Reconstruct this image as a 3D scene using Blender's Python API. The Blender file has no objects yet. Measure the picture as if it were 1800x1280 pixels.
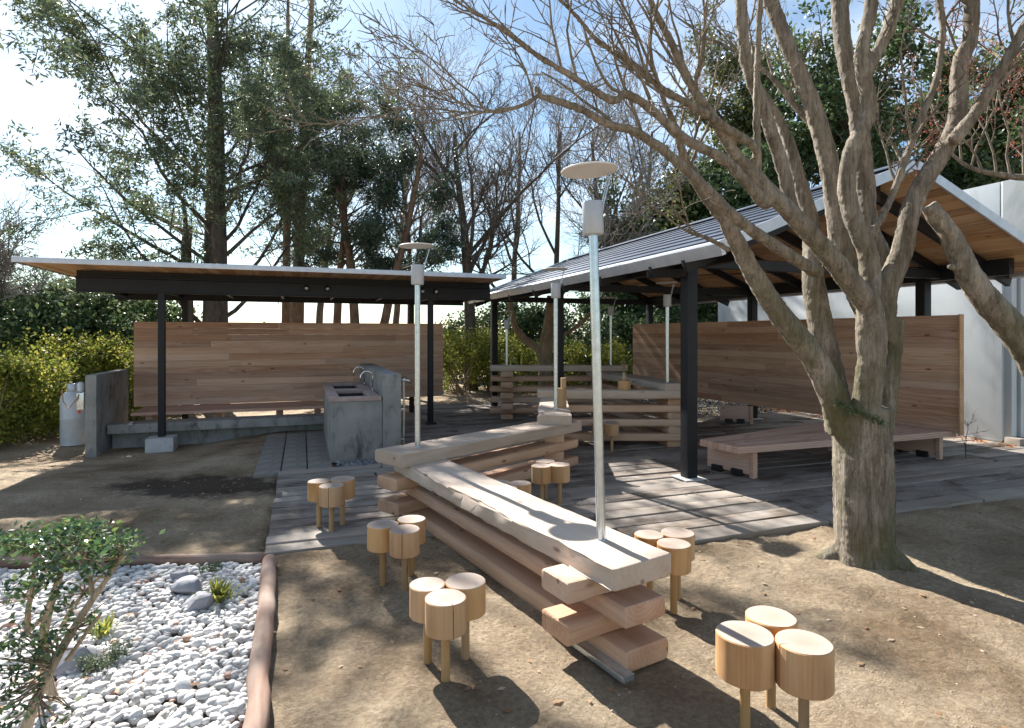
import bpy, bmesh, math, random
import numpy as np
from mathutils import Vector, Matrix, Euler
rad = math.radians
random.seed(7); RNG = np.random.default_rng(7)
S = bpy.context.scene
COL = S.collection

# ------------------------------------------------------------------ camera
H = 1.6; F = 1035.0
cam = bpy.data.cameras.new('camera'); co = bpy.data.objects.new('camera', cam); COL.objects.link(co)
co.location = (0, 0, H); co.rotation_euler = (rad(90), 0, 0)
cam.sensor_width = 36; cam.lens = 36*F/1800; cam.shift_y = -50/1800
cam.clip_start = 0.05; cam.clip_end = 3000
S.camera = co
# ------------------------------------------------------------------ light
SUNV = Vector((-1.208, 1.95, 1.89)).normalized()      # towards the sun
SUN_EL = math.asin(SUNV.z); SUN_AZ = math.atan2(SUNV.x, SUNV.y)
w = bpy.data.worlds.new('World'); S.world = w; w.use_nodes = True
nt = w.node_tree; nt.nodes.clear()
def N(t, k, **kw):
    n = t.nodes.new(k)
    for a, b in kw.items(): setattr(n, a, b)
    return n
out = N(nt, 'ShaderNodeOutputWorld'); bg = N(nt, 'ShaderNodeBackground'); bg.inputs[1].default_value = 0.055
sky = N(nt, 'ShaderNodeTexSky', sky_type='NISHITA', sun_disc=False)
sky.sun_elevation = SUN_EL; sky.sun_rotation = SUN_AZ; sky.dust_density = 0.5; sky.air_density = 1.0; sky.ozone_density = 1.0
tc = N(nt, 'ShaderNodeTexCoord'); mp = N(nt, 'ShaderNodeMapping'); mp.inputs['Scale'].default_value = (1.2, 1.2, 3.4)
cn = N(nt, 'ShaderNodeTexNoise'); cn.inputs['Scale'].default_value = 2.2; cn.inputs['Detail'].default_value = 7; cn.inputs['Roughness'].default_value = .55
cr = N(nt, 'ShaderNodeValToRGB'); cr.color_ramp.elements[0].position = .42; cr.color_ramp.elements[1].position = .72
cr.color_ramp.elements[0].color = (0, 0, 0, 1); cr.color_ramp.elements[1].color = (.38, .38, .38, 1)
mx = N(nt, 'ShaderNodeMix', data_type='RGBA'); mx.inputs[7].default_value = (13.0, 13.3, 13.6, 1)
L_ = nt.links.new
L_(tc.outputs['Generated'], mp.inputs[0]); L_(mp.outputs[0], cn.inputs[0]); L_(cn.outputs[0], cr.inputs[0])
tn = N(nt, 'ShaderNodeMix', data_type='RGBA', blend_type='MULTIPLY'); tn.inputs[0].default_value = 1; tn.inputs[7].default_value = (.90, 1.02, 1.03, 1)
L_(cr.outputs[0], mx.inputs[0]); L_(sky.outputs[0], tn.inputs[6]); L_(tn.outputs[2], mx.inputs[6]); L_(mx.outputs[2], bg.inputs[0]); L_(bg.outputs[0], out.inputs[0])
sl = bpy.data.lights.new('sun', 'SUN'); so = bpy.data.objects.new('sun', sl); COL.objects.link(so)
sl.energy = 5.0; sl.angle = rad(.53); sl.color = (1, .955, .89)
so.rotation_euler = SUNV.to_track_quat('Z', 'Y').to_euler(); so.location = (-12, 20, 20)
S.view_settings.view_transform = 'Standard'; S.view_settings.look = 'None'; S.view_settings.gamma = 1
S.view_settings.use_curve_mapping = False; S.view_settings.exposure = 1.58
S.cycles.max_bounces = 7; S.cycles.diffuse_bounces = 4; S.cycles.transparent_max_bounces = 8

# ------------------------------------------------------------------ helpers
O = Vector((1.95, 6.49, 0)); GA = rad(19.6); CU, SU = math.cos(GA), math.sin(GA)
def G(u, s, z=0): return Vector((O.x+u*CU-s*SU, O.y+u*SU+s*CU, z))
def px(u, v, Y): return Vector(((u-900)/F*Y, Y, H+(590-v)/F*Y))      # a pixel of the 1800 px photograph at depth Y
def pz(u, v, z): Y = (H-z)*F/(v-590); return Vector(((u-900)/F*Y, Y, z))
def MT(loc, rz=0, rx=0, ry=0): return Matrix.Translation(loc) @ Euler((rx, ry, rz)).to_matrix().to_4x4()
def MG(u, s, z=0, rz=0, **k): return MT(G(u, s, z), GA+rz, **k)
def MX(p, q, roll=0):
    """frame at p with local X towards q, Z as up as it can be"""
    x = (Vector(q)-Vector(p)).normalized(); up = Vector((0, 0, 1)) if abs(x.z) < .95 else Vector((0, 1, 0))
    y = up.cross(x).normalized(); z = x.cross(y)
    m = Matrix((x, y, z)).transposed().to_4x4(); m.translation = p
    return m @ Matrix.Rotation(roll, 4, 'X')
def thing(name, label, cat, M=Matrix(), group=None, kind=None):
    o = bpy.data.objects.new(name, None); COL.objects.link(o); o.matrix_basis = M; o.empty_display_size = .1
    if label: o['label'] = label
    if cat: o['category'] = cat
    if group: o['group'] = group
    if kind: o['kind'] = kind
    return o
def put(name, me, M=Matrix(), par=None, mat=None, label=None, cat=None, group=None, kind=None):
    if mat is not None and not me.materials: me.materials.append(mat)
    o = bpy.data.objects.new(name, me); COL.objects.link(o)
    if par is not None:
        W = par.matrix_basis if par.parent is None else par.parent.matrix_basis @ par.matrix_basis
        o.parent = par; o.matrix_basis = W.inverted() @ M
    else: o.matrix_basis = M
    if label: o['label'] = label
    if cat: o['category'] = cat
    if group: o['group'] = group
    if kind: o['kind'] = kind
    return o
def tree_copy(o, M, label, par=None):
    c = o.copy(); COL.objects.link(c)
    if par is None: c.matrix_basis = M; c['label'] = label
    else: c.parent = par
    for ch in o.children: tree_copy(ch, None, None, c)
    return c
def mesh(name, V, Fc, smooth=False, sharp=None):
    me = bpy.data.meshes.new(name); me.from_pydata([tuple(v) for v in V], [], [tuple(f) for f in Fc]); me.update()
    if smooth: me.shade_smooth()
    if sharp: me.shade_smooth(); me.set_sharp_from_angle(angle=rad(sharp))
    return me
def quads(name, V, nq, smooth=False):
    """V: (4*nq,3) numpy, one loose quad per four verts"""
    me = bpy.data.meshes.new(name); me.vertices.add(4*nq); me.vertices.foreach_set('co', np.asarray(V, np.float32).ravel())
    me.loops.add(4*nq); me.loops.foreach_set('vertex_index', np.arange(4*nq, dtype=np.int32))
    me.polygons.add(nq); me.polygons.foreach_set('loop_start', np.arange(0, 4*nq, 4, dtype=np.int32))
    me.update(calc_edges=True); 
    if smooth: me.shade_smooth()
    return me
def npmesh(name, V, Q, k, smooth=True):
    """V (n,3), Q (m,k) faces of k corners"""
    me = bpy.data.meshes.new(name); me.vertices.add(len(V)); me.vertices.foreach_set('co', np.asarray(V, np.float32).ravel())
    m = len(Q); me.loops.add(m*k); me.loops.foreach_set('vertex_index', np.asarray(Q, np.int32).ravel())
    me.polygons.add(m); me.polygons.foreach_set('loop_start', np.arange(0, m*k, k, dtype=np.int32))
    me.update(calc_edges=True)
    if smooth: me.shade_smooth()
    return me
_c = {}
def timber(L, W, Hh, ch=.006, rough=0., seed=0, segs=1, wane=0.):
    """beam along local +X from 0 to L, centred on Y, bottom at z=0; chamfered, slightly uneven"""
    key = (round(L, 3), round(W, 3), round(Hh, 3), ch, rough, seed, segs, wane)
    if key in _c: return _c[key]
    r = random.Random(hash(key) & 0xffff)
    pr = []
    n = 4 if ch > .011 else 2
    for cx, cz, a0 in ((W/2-ch, Hh-ch, 0), (-W/2+ch, Hh-ch, 90), (-W/2+ch, ch, 180), (W/2-ch, ch, 270)):
        for i in range(n): a = rad(a0+90*i/(n-1)); pr.append((cx+ch*math.cos(a), cz+ch*math.sin(a)))
    k = len(pr); V = []; off = [[0, 0] for _ in pr]
    ec = min(ch*.5, .006)
    xs = [0, ec]+[ec+(L-2*ec)*i/segs for i in range(1, segs)]+[L-ec, L]
    for j, x in enumerate(xs):
        sc = ec if j in (0, len(xs)-1) else 0
        for i, (y, z) in enumerate(pr):
            o = off[i]
            if rough: o[0] = o[0]*.6+r.uniform(-1, 1)*rough; o[1] = o[1]*.6+r.uniform(-1, 1)*rough*.5
            wv = r.random()*wane if (wane and y > W/2-ch-.02) else 0
            wz = -r.random()*wane*.3 if (wane and y > W/2-ch-.02 and z > Hh/2) else 0
            V.append((x, (y+o[0]-wv)*(1-sc/W*2), Hh/2+(z+o[1]+wz-Hh/2)*(1-sc/Hh*2)))
    Fc = []
    for j in range(len(xs)-1):
        for i in range(k):
            a = j*k+i; b = j*k+(i+1) % k; Fc.append((a, b, b+k, a+k))
    Fc.append(tuple(range(k))[::-1]); Fc.append(tuple((len(xs)-1)*k+i for i in range(k)))
    Fc = [f[::-1] for f in Fc]
    me = mesh('timber', V, Fc, sharp=38); _c[key] = me
    return me
def box(x0, x1, y0, y1, z0, z1, bev=0):
    bm = bmesh.new(); bmesh.ops.create_cube(bm, size=1)
    for v in bm.verts: v.co = Vector((x0+(v.co.x+.5)*(x1-x0), y0+(v.co.y+.5)*(y1-y0), z0+(v.co.z+.5)*(z1-z0)))
    if bev: bmesh.ops.bevel(bm, geom=bm.edges[:], offset=bev, segments=2, profile=.7, affect='EDGES')
    me = bpy.data.meshes.new('box'); bm.to_mesh(me); bm.free()
    if bev: me.shade_smooth(); me.set_sharp_from_angle(angle=rad(35))
    return me
def prism(poly, z0, z1, bev=0):
    """polygon (x,y) extruded in z"""
    bm = bmesh.new(); f = bm.faces.new([bm.verts.new((x, y, z0)) for x, y in poly])
    r = bmesh.ops.extrude_face_region(bm, geom=[f])
    for v in r['geom']:
        if isinstance(v, bmesh.types.BMVert): v.co.z = z1
    bmesh.ops.recalc_face_normals(bm, faces=bm.faces)
    if bev: bmesh.ops.bevel(bm, geom=bm.edges[:], offset=bev, segments=2, profile=.7, affect='EDGES')
    me = bpy.data.meshes.new('prism'); bm.to_mesh(me); bm.free()
    if bev: me.shade_smooth(); me.set_sharp_from_angle(angle=rad(35))
    return me
def lathe(prof, n=24, sharp=35, jit=0, seed=0):
    """profile [(r,z)] closed by caps"""
    r_ = random.Random(seed); ph = [r_.uniform(0, 6.28) for _ in range(4)]
    V = []; k = len(prof)
    for r, z in prof:
        for i in range(n):
            a = 2*math.pi*i/n
            rr = r*(1+jit*(math.sin(2*a+ph[0])*.5+math.sin(3*a+ph[1])*.35+math.sin(5*a+ph[2])*.2))
            V.append((rr*math.cos(a), rr*math.sin(a), z))
    Fc = [(j*n+i, j*n+(i+1) % n, (j+1)*n+(i+1) % n, (j+1)*n+i) for j in range(k-1) for i in range(n)]
    Fc += [tuple(range(n))[::-1], tuple((k-1)*n+i for i in range(n))]
    return mesh('lathe', V, Fc, sharp=sharp)
def tubes(name, polys, sides=5, cap=False, ref=(.05, 1, .03), smooth=True, wob=0.):
    """polys: list of (pts (n,3), radii (n,)) -> one mesh"""
    P = np.concatenate([np.asarray(p[0], float) for p in polys]); R = np.concatenate([np.asarray(p[1], float) for p in polys])
    ln = np.array([len(p[0]) for p in polys]); st = np.concatenate([[0], np.cumsum(ln)[:-1]]); en = st+ln-1
    n = len(P); a = np.arange(n); nx = np.minimum(a+1, n-1); pv = np.maximum(a-1, 0)
    nx[en] = en; pv[st] = st
    T = P[nx]-P[pv]; T /= np.linalg.norm(T, axis=1, keepdims=True)+1e-9
    A = np.cross(T, np.array(ref)); A /= np.linalg.norm(A, axis=1, keepdims=True)+1e-9; B = np.cross(T, A)
    th = np.arange(sides)*2*np.pi/sides
    rr = R[:, None]*np.ones(sides)[None]
    if wob: rr = rr*(1+wob*(np.sin(2*th[None]+P[:, 2:3]*5)*.6+np.sin(3*th[None]+P[:, 2:3]*9+1)*.5+np.sin(5*th[None]-P[:, 2:3]*4)*.3))
    V = P[:, None]+rr[..., None]*(A[:, None]*np.cos(th)[None, :, None]+B[:, None]*np.sin(th)[None, :, None])
    V = V.reshape(-1, 3)
    seg = np.ones(n, bool); seg[en] = False; i0 = np.where(seg)[0]
    j = np.arange(sides); j2 = (j+1) % sides
    Q = np.stack([i0[:, None]*sides+j, i0[:, None]*sides+j2, (i0[:, None]+1)*sides+j2, (i0[:, None]+1)*sides+j], -1).reshape(-1, 4)
    if not cap: return npmesh(name, V, Q, 4, smooth)
    Fc = [tuple(q) for q in Q]
    for s0, e0 in zip(st, en):
        Fc.append(tuple(s0*sides+j)[::-1]); Fc.append(tuple(e0*sides+j))
    me = mesh(name, V, Fc, smooth); return me
def vnoise(x, y, f, seed=0):
    r = np.random.default_rng(seed); g = r.random((256, 256)); x = x*f+1000; y = y*f+1000
    xi = np.floor(x).astype(int); yi = np.floor(y).astype(int); fx = x-xi; fy = y-yi
    fx = fx*fx*(3-2*fx); fy = fy*fy*(3-2*fy); a = lambda i, j: g[i % 256, j % 256]
    return (a(xi, yi)*(1-fx)+a(xi+1, yi)*fx)*(1-fy)+(a(xi, yi+1)*(1-fx)+a(xi+1, yi+1)*fx)*fy
def sm(t): t = np.clip(t, 0, 1); return t*t*(3-2*t)
def zslope(x, y): return -.16*sm((-x-3.6)/1.6)*sm((y-6.5)/1.8)

# ------------------------------------------------------------------ materials
def material(name):
    m = bpy.data.materials.new(name); m.use_nodes = True; t = m.node_tree
    return m, t, t.nodes['Principled BSDF'], t.links.new
def mathn(t, op, a, b=None, c=None):
    n = N(t, 'ShaderNodeMath', operation=op)
    for i, q in enumerate((a, b, c)):
        if q is None: continue
        if isinstance(q, (int, float)): n.inputs[i].default_value = q
        else: t.links.new(q, n.inputs[i])
    return n.outputs[0]
def ramp(t, src, stops):
    n = N(t, 'ShaderNodeValToRGB'); e = n.color_ramp.elements
    while len(e) < len(stops): e.new(.5)
    for q, (p, c) in zip(e, stops): q.position = p; q.color = (*c, 1) if len(c) == 3 else c
    t.links.new(src, n.inputs[0]); return n.outputs[0]
def noise(t, vec, scale, detail=4, rough=.55, dist=0):
    n = N(t, 'ShaderNodeTexNoise'); n.inputs['Scale'].default_value = scale; n.inputs['Detail'].default_value = detail
    n.inputs['Roughness'].default_value = rough; n.inputs['Distortion'].default_value = dist
    if vec is not None: t.links.new(vec, n.inputs['Vector'])
    return n.outputs[0]
def mapping(t, vec, sc=(1, 1, 1), loc=None):
    n = N(t, 'ShaderNodeMapping'); n.inputs['Scale'].default_value = sc; t.links.new(vec, n.inputs[0])
    if loc is not None:
        t.links.new(loc, n.inputs['Location'])
    return n.outputs[0]
def mix(t, f, a, b, mode='MIX'):
    n = N(t, 'ShaderNodeMix', data_type='RGBA', blend_type=mode)
    for i, q in ((0, f), (6, a), (7, b)):
        if isinstance(q, (int, float)): n.inputs[i].default_value = q
        elif isinstance(q, tuple): n.inputs[i].default_value = (*q, 1)
        else: t.links.new(q, n.inputs[i])
    return n.outputs[2]
def bump(t, bsdf, h, strength=.3, dist=.01):
    n = N(t, 'ShaderNodeBump'); n.inputs['Strength'].default_value = strength; n.inputs['Distance'].default_value = dist
    t.links.new(h, n.inputs['Height']); t.links.new(n.outputs[0], bsdf.inputs['Normal'])
def wood(name, cols, axis='X', ring=70., pith=(.02, -.05), vary=.5, rough=.75, knots=True, weather=None, grain=1., tint=.12, ringw=.24):
    m, t, b, l = material(name)
    tcn = N(t, 'ShaderNodeTexCoord').outputs['Object']; oi = N(t, 'ShaderNodeObjectInfo').outputs['Random']
    if axis == 'Z':
        sp = N(t, 'ShaderNodeSeparateXYZ'); l(tcn, sp.inputs[0]); cb = N(t, 'ShaderNodeCombineXYZ')
        l(sp.outputs[2], cb.inputs[0]); l(sp.outputs[0], cb.inputs[1]); l(sp.outputs[1], cb.inputs[2]); tcn = cb.outputs[0]
    cb = N(t, 'ShaderNodeCombineXYZ'); l(mathn(t, 'MULTIPLY', oi, 37.), cb.inputs[0])
    l(mathn(t, 'MULTIPLY', mathn(t, 'SUBTRACT', mathn(t, 'FRACT', mathn(t, 'MULTIPLY', oi, 13.7)), .5), pith[1]*4), cb.inputs[1])
    l(mathn(t, 'MULTIPLY', mathn(t, 'FRACT', mathn(t, 'MULTIPLY', oi, 7.3)), pith[1]*2), cb.inputs[2])
    va = N(t, 'ShaderNodeVectorMath', operation='ADD'); l(tcn, va.inputs[0]); l(cb.outputs[0], va.inputs[1]); v = va.outputs[0]
    wv = noise(t, mapping(t, v, (1.1, 5, 5)), 1.0, 3); sp = N(t, 'ShaderNodeSeparateXYZ'); l(v, sp.inputs[0])
    r2 = mathn(t, 'ADD', mathn(t, 'POWER', mathn(t, 'ABSOLUTE', sp.outputs[1]), 2), mathn(t, 'POWER', mathn(t, 'ABSOLUTE', mathn(t, 'SUBTRACT', sp.outputs[2], pith[0])), 2))
    r = mathn(t, 'ADD', mathn(t, 'SQRT', r2), mathn(t, 'MULTIPLY', wv, .09))
    rg = mathn(t, 'MULTIPLY', mathn(t, 'ADD', mathn(t, 'SINE', mathn(t, 'MULTIPLY', r, ring*6.283)), 1), .5)
    fine = noise(t, mapping(t, v, (4, 160, 160)), 1.0, 3)
    big = noise(t, mapping(t, v, (.7, 7, 7)), 1.0, 3)
    f = mathn(t, 'ADD', mathn(t, 'MULTIPLY', rg, ringw), mathn(t, 'ADD', mathn(t, 'MULTIPLY', fine, .35*grain), mathn(t, 'MULTIPLY', big, .55)))
    f = mathn(t, 'ADD', f, mathn(t, 'MULTIPLY', mathn(t, 'SUBTRACT', oi, .5), vary))
    c = ramp(t, f, cols)
    hs = N(t, 'ShaderNodeHueSaturation'); l(c, hs.inputs['Color'])
    l(mathn(t, 'ADD', 1-tint/2, mathn(t, 'MULTIPLY', mathn(t, 'FRACT', mathn(t, 'MULTIPLY', oi, 29.3)), tint)), hs.inputs['Value'])
    l(mathn(t, 'ADD', .9, mathn(t, 'MULTIPLY', mathn(t, 'FRACT', mathn(t, 'MULTIPLY', oi, 17.9)), .2)), hs.inputs['Saturation'])
    c = hs.outputs[0]
    if knots:
        vo = N(t, 'ShaderNodeTexVoronoi'); vo.inputs['Scale'].default_value = 1; l(mapping(t, v, (2.6, 7, 7)), vo.inputs[0])
        kf = ramp(t, vo.outputs['Distance'], [(0, (1, 1, 1)), (.07, (.85, .85, .85)), (.13, (0, 0, 0))])
        c = mix(t, mathn(t, 'MULTIPLY', kf, .8), c, (.10, .045, .025))
    if weather:
        wn = noise(t, mapping(t, v, (1.5, 3, 3)), 1.3, 6, .65)
        c = mix(t, ramp(t, wn, [(.38, (0, 0, 0)), (.62, (1, 1, 1))]), c, weather)
    l(c, b.inputs['Base Color']); b.inputs['Roughness'].default_value = rough; b.inputs['Specular IOR Level'].default_value = .3
    bump(t, b, mathn(t, 'ADD', fine, mathn(t, 'MULTIPLY', rg, .5)), .35, .003)
    return m
CEDAR = [(.25, (.24, .125, .075)), (.5, (.42, .255, .17)), (.75, (.56, .37, .26))]
M_beam = wood('cedar_beam', [(.2, (.34, .195, .12)), (.45, (.52, .335, .225)), (.75, (.64, .46, .33))], ring=38, vary=.2, ringw=.06)
M_slab = wood('pale_cedar_slab', [(.2, (.32, .215, .15)), (.42, (.43, .335, .26)), (.7, (.52, .43, .355))], ring=30, vary=.1, ringw=.05)
M_board = wood('cedar_board', [(.2, (.31, .165, .105)), (.5, (.49, .305, .21)), (.8, (.63, .44, .32))], ring=40, vary=.34, tint=.2, ringw=.15)
M_soffit = wood('soffit_board', [(.25, (.34, .19, .10)), (.5, (.52, .32, .18)), (.8, (.66, .44, .27))], ring=40, vary=.5)
M_bench = wood('bench_cedar', [(.25, (.34, .20, .14)), (.5, (.50, .32, .24)), (.8, (.60, .42, .33))], ring=40, vary=.25)
M_log = wood('stool_side', [(.2, (.30, .14, .055)), (.5, (.47, .265, .12)), (.85, (.60, .39, .21))], axis='Z', ring=30, pith=(0, 0.0), vary=.12, knots=False)
M_legw = wood('stool_leg', [(.2, (.25, .135, .06)), (.5, (.39, .24, .115)), (.85, (.49, .33, .18))], axis='Z', ring=30, pith=(0, 0.0), vary=.15)
M_sleeper = wood('old_sleeper', [(.2, (.06, .04, .03)), (.5, (.17, .135, .105)), (.8, (.33, .28, .235))], ring=40, vary=.75, rough=.9, knots=False, weather=(.25, .225, .20), tint=.4)
M_edge = wood('log_edging', [(.25, (.10, .05, .035)), (.5, (.19, .11, .08)), (.8, (.30, .20, .155))], ring=30, vary=.3, rough=.85, weather=(.30, .23, .19))
def endgrain():
    m, t, b, l = material('stool_top'); v = N(t, 'ShaderNodeTexCoord').outputs['Object']
    oi = N(t, 'ShaderNodeObjectInfo').outputs['Random']
    ln = N(t, 'ShaderNodeVectorMath', operation='LENGTH'); l(mapping(t, v, (1, 1, 0)), ln.inputs[0])
    r = mathn(t, 'ADD', ln.outputs['Value'], mathn(t, 'MULTIPLY', noise(t, v, 14, 3), .012))
    rg = mathn(t, 'SINE', mathn(t, 'MULTIPLY', r, 900))
    c = ramp(t, mathn(t, 'ADD', mathn(t, 'MULTIPLY', rg, .22), mathn(t, 'ADD', mathn(t, 'MULTIPLY', r, 4), mathn(t, 'MULTIPLY', noise(t, v, 30, 4), .25))), [(.05, (.26, .18, .135)), (.4, (.36, .28, .23)), (.85, (.44, .365, .31))])
    c = mix(t, mathn(t, 'MULTIPLY', oi, .35), c, (.42, .34, .27))
    l(c, b.inputs['Base Color']); b.inputs['Roughness'].default_value = .8; return m
M_top = endgrain()
def plain(name, col, rough=.5, metal=0., nscale=6, namt=.15, bmp=.0, spec=.5):
    m, t, b, l = material(name); v = N(t, 'ShaderNodeTexCoord').outputs['Object']
    n = noise(t, v, nscale, 5); c2 = tuple(q*(1-namt) for q in col); c1 = tuple(min(1, q*(1+namt)) for q in col)
    l(ramp(t, n, [(.3, c2), (.7, c1)]), b.inputs['Base Color']); b.inputs['Roughness'].default_value = rough
    b.inputs['Metallic'].default_value = metal; b.inputs['Specular IOR Level'].default_value = spec
    if bmp: bump(t, b, noise(t, v, nscale*8, 4), bmp, .004)
    return m
M_black = plain('black_steel', (.010, .011, .014), .5, 0, 5, .25, 0, .3)
M_galv = plain('galvanised_steel', (.52, .58, .62), .26, .8, 30, .12)
M_lamp = plain('lamp_grey_paint', (.42, .45, .49), .45, .2, 10, .06)
M_disc = plain('lamp_disc_paint', (.60, .59, .58), .55, 0, 10, .05)
M_roofm = plain('roof_metal', (.10, .12, .16), .38, .55, 3, .2)
M_trim = plain('roof_trim', (.52, .55, .60), .42, .5, 8, .1)
M_rubber = plain('black_foot', (.012, .012, .012), .7)
M_tank = plain('tank_paint', (.52, .55, .58), .45, .1, 5, .08)
M_red = plain('red_tag', (.5, .06, .04), .5)
M_chrome = plain('chrome', (.7, .72, .74), .15, 1.)
M_pipe = plain('pipe_beige', (.50, .44, .36), .5)
M_dark = plain('basin_dark', (.03, .035, .04), .35)
def concrete(name, a, b2, stain, ns=2.2):
    m, t, b, l = material(name); v = N(t, 'ShaderNodeTexCoord').outputs['Object']
    c = ramp(t, noise(t, v, ns, 7, .62), [(.3, a), (.7, b2)])
    st = ramp(t, noise(t, mapping(t, v, (1, 1, .45)), ns*2.1, 8, .7, .4), [(.52, (0, 0, 0)), (.68, (1, 1, 1))])
    c = mix(t, mathn(t, 'MULTIPLY', st, .9), c, stain)
    l(c, b.inputs['Base Color']); b.inputs['Roughness'].default_value = .85
    bump(t, b, noise(t, v, 60, 5), .3, .004); return m
M_conc = concrete('old_concrete', (.19, .185, .175), (.34, .335, .315), (.07, .065, .06))
M_foot = concrete('footing_concrete', (.40, .40, .40), (.52, .52, .52), (.32, .32, .31), 4)
M_wallc = concrete('building_concrete', (.47, .51, .53), (.60, .63, .64), (.36, .41, .38), .8)
M_paver = concrete('paver_concrete', (.15, .135, .12), (.26, .24, .215), (.10, .09, .08), 3)
M_rim = plain('counter_rim', (.36, .27, .24), .7, 0, 9, .2, .2)
def M_leafmat(name, c1, c2, c3, rough=.45, trans=.35, spec=.5):
    m, t, b, l = material(name); ge = N(t, 'ShaderNodeNewGeometry')
    c = ramp(t, ge.outputs['Random Per Island'], [(0, c1), (.55, c2), (1, c3)])
    l(c, b.inputs['Base Color']); b.inputs['Roughness'].default_value = rough; b.inputs['Specular IOR Level'].default_value = spec
    tr = N(t, 'ShaderNodeBsdfTranslucent'); hs = N(t, 'ShaderNodeHueSaturation'); hs.inputs['Value'].default_value = 1.5; hs.inputs['Hue'].default_value = .485
    l(c, hs.inputs['Color']); l(hs.outputs[0], tr.inputs[0])
    ms = N(t, 'ShaderNodeMixShader'); ms.inputs[0].default_value = trans; l(b.outputs[0], ms.inputs[1]); l(tr.outputs[0], ms.inputs[2])
    l(ms.outputs[0], t.nodes['Material Output'].inputs[0]); return m
M_conif = M_leafmat('conifer_needles', (.040, .070, .042), (.08, .12, .065), (.17, .19, .09), .5, .3)
M_conif2 = M_leafmat('cedar_needles', (.026, .055, .042), (.05, .088, .06), (.10, .13, .08), .5, .25)
M_broad = M_leafmat('evergreen_leaves', (.030, .060, .026), (.06, .105, .04), (.14, .19, .08), .4, .25, .35)
M_broad2 = M_leafmat('olive_leaves', (.040, .060, .020), (.085, .105, .035), (.16, .17, .06), .35, .3)
M_hedge = M_leafmat('hedge_leaves', (.07, .11, .022), (.18, .21, .04), (.32, .30, .06), .6, .4, .2)
M_glossy = M_leafmat('shrub_leaves', (.022, .055, .022), (.05, .11, .04), (.14, .21, .06), .2, .3, .9)
M_grassy = M_leafmat('fern_leaves', (.10, .15, .03), (.22, .26, .05), (.38, .36, .08), .5, .4)
M_red_bud = M_leafmat('red_buds', (.25, .05, .03), (.35, .10, .06), (.40, .17, .10), .6, .4)
M_dry = M_leafmat('dry_leaves', (.30, .17, .09), (.45, .32, .20), (.62, .52, .40), .8, .5)
M_orange = M_leafmat('orange_leaves', (.30, .10, .03), (.45, .20, .07), (.60, .38, .18), .8, .2)
def bark(name, a, b2, moss=None, sc=1., vert=(9, 9, 1.6), bs=.6):
    m, t, b, l = material(name); v = N(t, 'ShaderNodeTexCoord').outputs['Object']
    f = noise(t, mapping(t, v, tuple(q*sc for q in vert)), 1.5, 8, .65, .5)
    c = ramp(t, f, [(.3, a), (.68, b2)])
    fs = noise(t, mapping(t, v, (46, 46, 5)), 1., 6, .75, 1.2)
    c = mix(t, .8, c, ramp(t, fs, [(.36, (.34, .33, .32)), (.5, (1, 1, 1)), (.64, (1.25, 1.25, 1.25))]), 'MULTIPLY')
    pt = noise(t, v, 4.5, 6, .7); c = mix(t, .55, c, ramp(t, pt, [(.38, (.6, .57, .52)), (.6, (1.15, 1.15, 1.15))]), 'MULTIPLY')
    f = mathn(t, 'ADD', f, mathn(t, 'MULTIPLY', fs, .9))
    if moss:
        mm = ramp(t, noise(t, mapping(t, v, (2, 2, 1.1)), 1.5, 6, .65), [(.42, (0, 0, 0)), (.60, (1, 1, 1))])
        sz = N(t, 'ShaderNodeSeparateXYZ'); l(v, sz.inputs[0])
        low = ramp(t, mathn(t, 'MULTIPLY', sz.outputs[2], .4), [(.5, (1, 1, 1)), (.95, (.18, .18, .18))])
        c = mix(t, mathn(t, 'MULTIPLY', mathn(t, 'MULTIPLY', mm, .75), low), c, moss)
        lc = ramp(t, noise(t, v, 9, 6, .7), [(.60, (0, 0, 0)), (.72, (1, 1, 1))])
        c = mix(t, mathn(t, 'MULTIPLY', lc, .4), c, (.42, .40, .35))
    l(c, b.inputs['Base Color']); b.inputs['Roughness'].default_value = .9; bump(t, b, f, bs, .02); return m
M_bark = bark('maple_bark', (.12, .095, .07), (.37, .315, .25), (.085, .082, .022), 1.6, (9, 9, 1.3), .9)
M_barkd = bark('dark_bark', (.05, .04, .032), (.14, .115, .09))
M_barkr = bark('cedar_bark', (.13, .075, .045), (.26, .17, .11))
M_twig = bark('bare_twig', (.16, .145, .14), (.34, .31, .295))
M_stem = bark('shrub_stem', (.28, .20, .13), (.42, .33, .23))

# ------------------------------------------------------------------ ground
def dens(lo, hi, d, far, g=1.12):
    a = list(np.arange(lo, hi, d)); s = d; x = a[-1]
    while x < far: s *= g; x += s; a.append(x)
    s = d; x = lo; b = []
    while x > -far: s *= g; x -= s; b.append(x)
    return np.array(b[::-1]+a)
xs = dens(-4.5, 6.5, .035, 900); ys = dens(1.2, 8.5, .035, 900)
X, Y = np.meshgrid(xs, ys); Z = zslope(X, Y)
near = np.exp(-((X-1)**2+(Y-3.5)**2)/90)
Z = Z+near*((vnoise(X, Y, .9, 1)-.5)*.045+(vnoise(X, Y, 3.1, 2)-.5)*.028+(vnoise(X, Y, 8, 3)-.5)*.022+(vnoise(X, Y, 20, 4)-.5)*.012)
ru = (X-O.x)*CU+(Y-O.y)*SU; rs = -(X-O.x)*SU+(Y-O.y)*CU
indeck = (((ru > -1.55) & (ru < 7.4) & (rs > -1.62) & (rs < 7.9)) | ((ru > -4.3) & (ru < -.9) & (rs > -.82) & (rs < 6.2)))
Z = np.where(indeck, np.minimum(Z*.2, 0)-.035, Z-.016)
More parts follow.
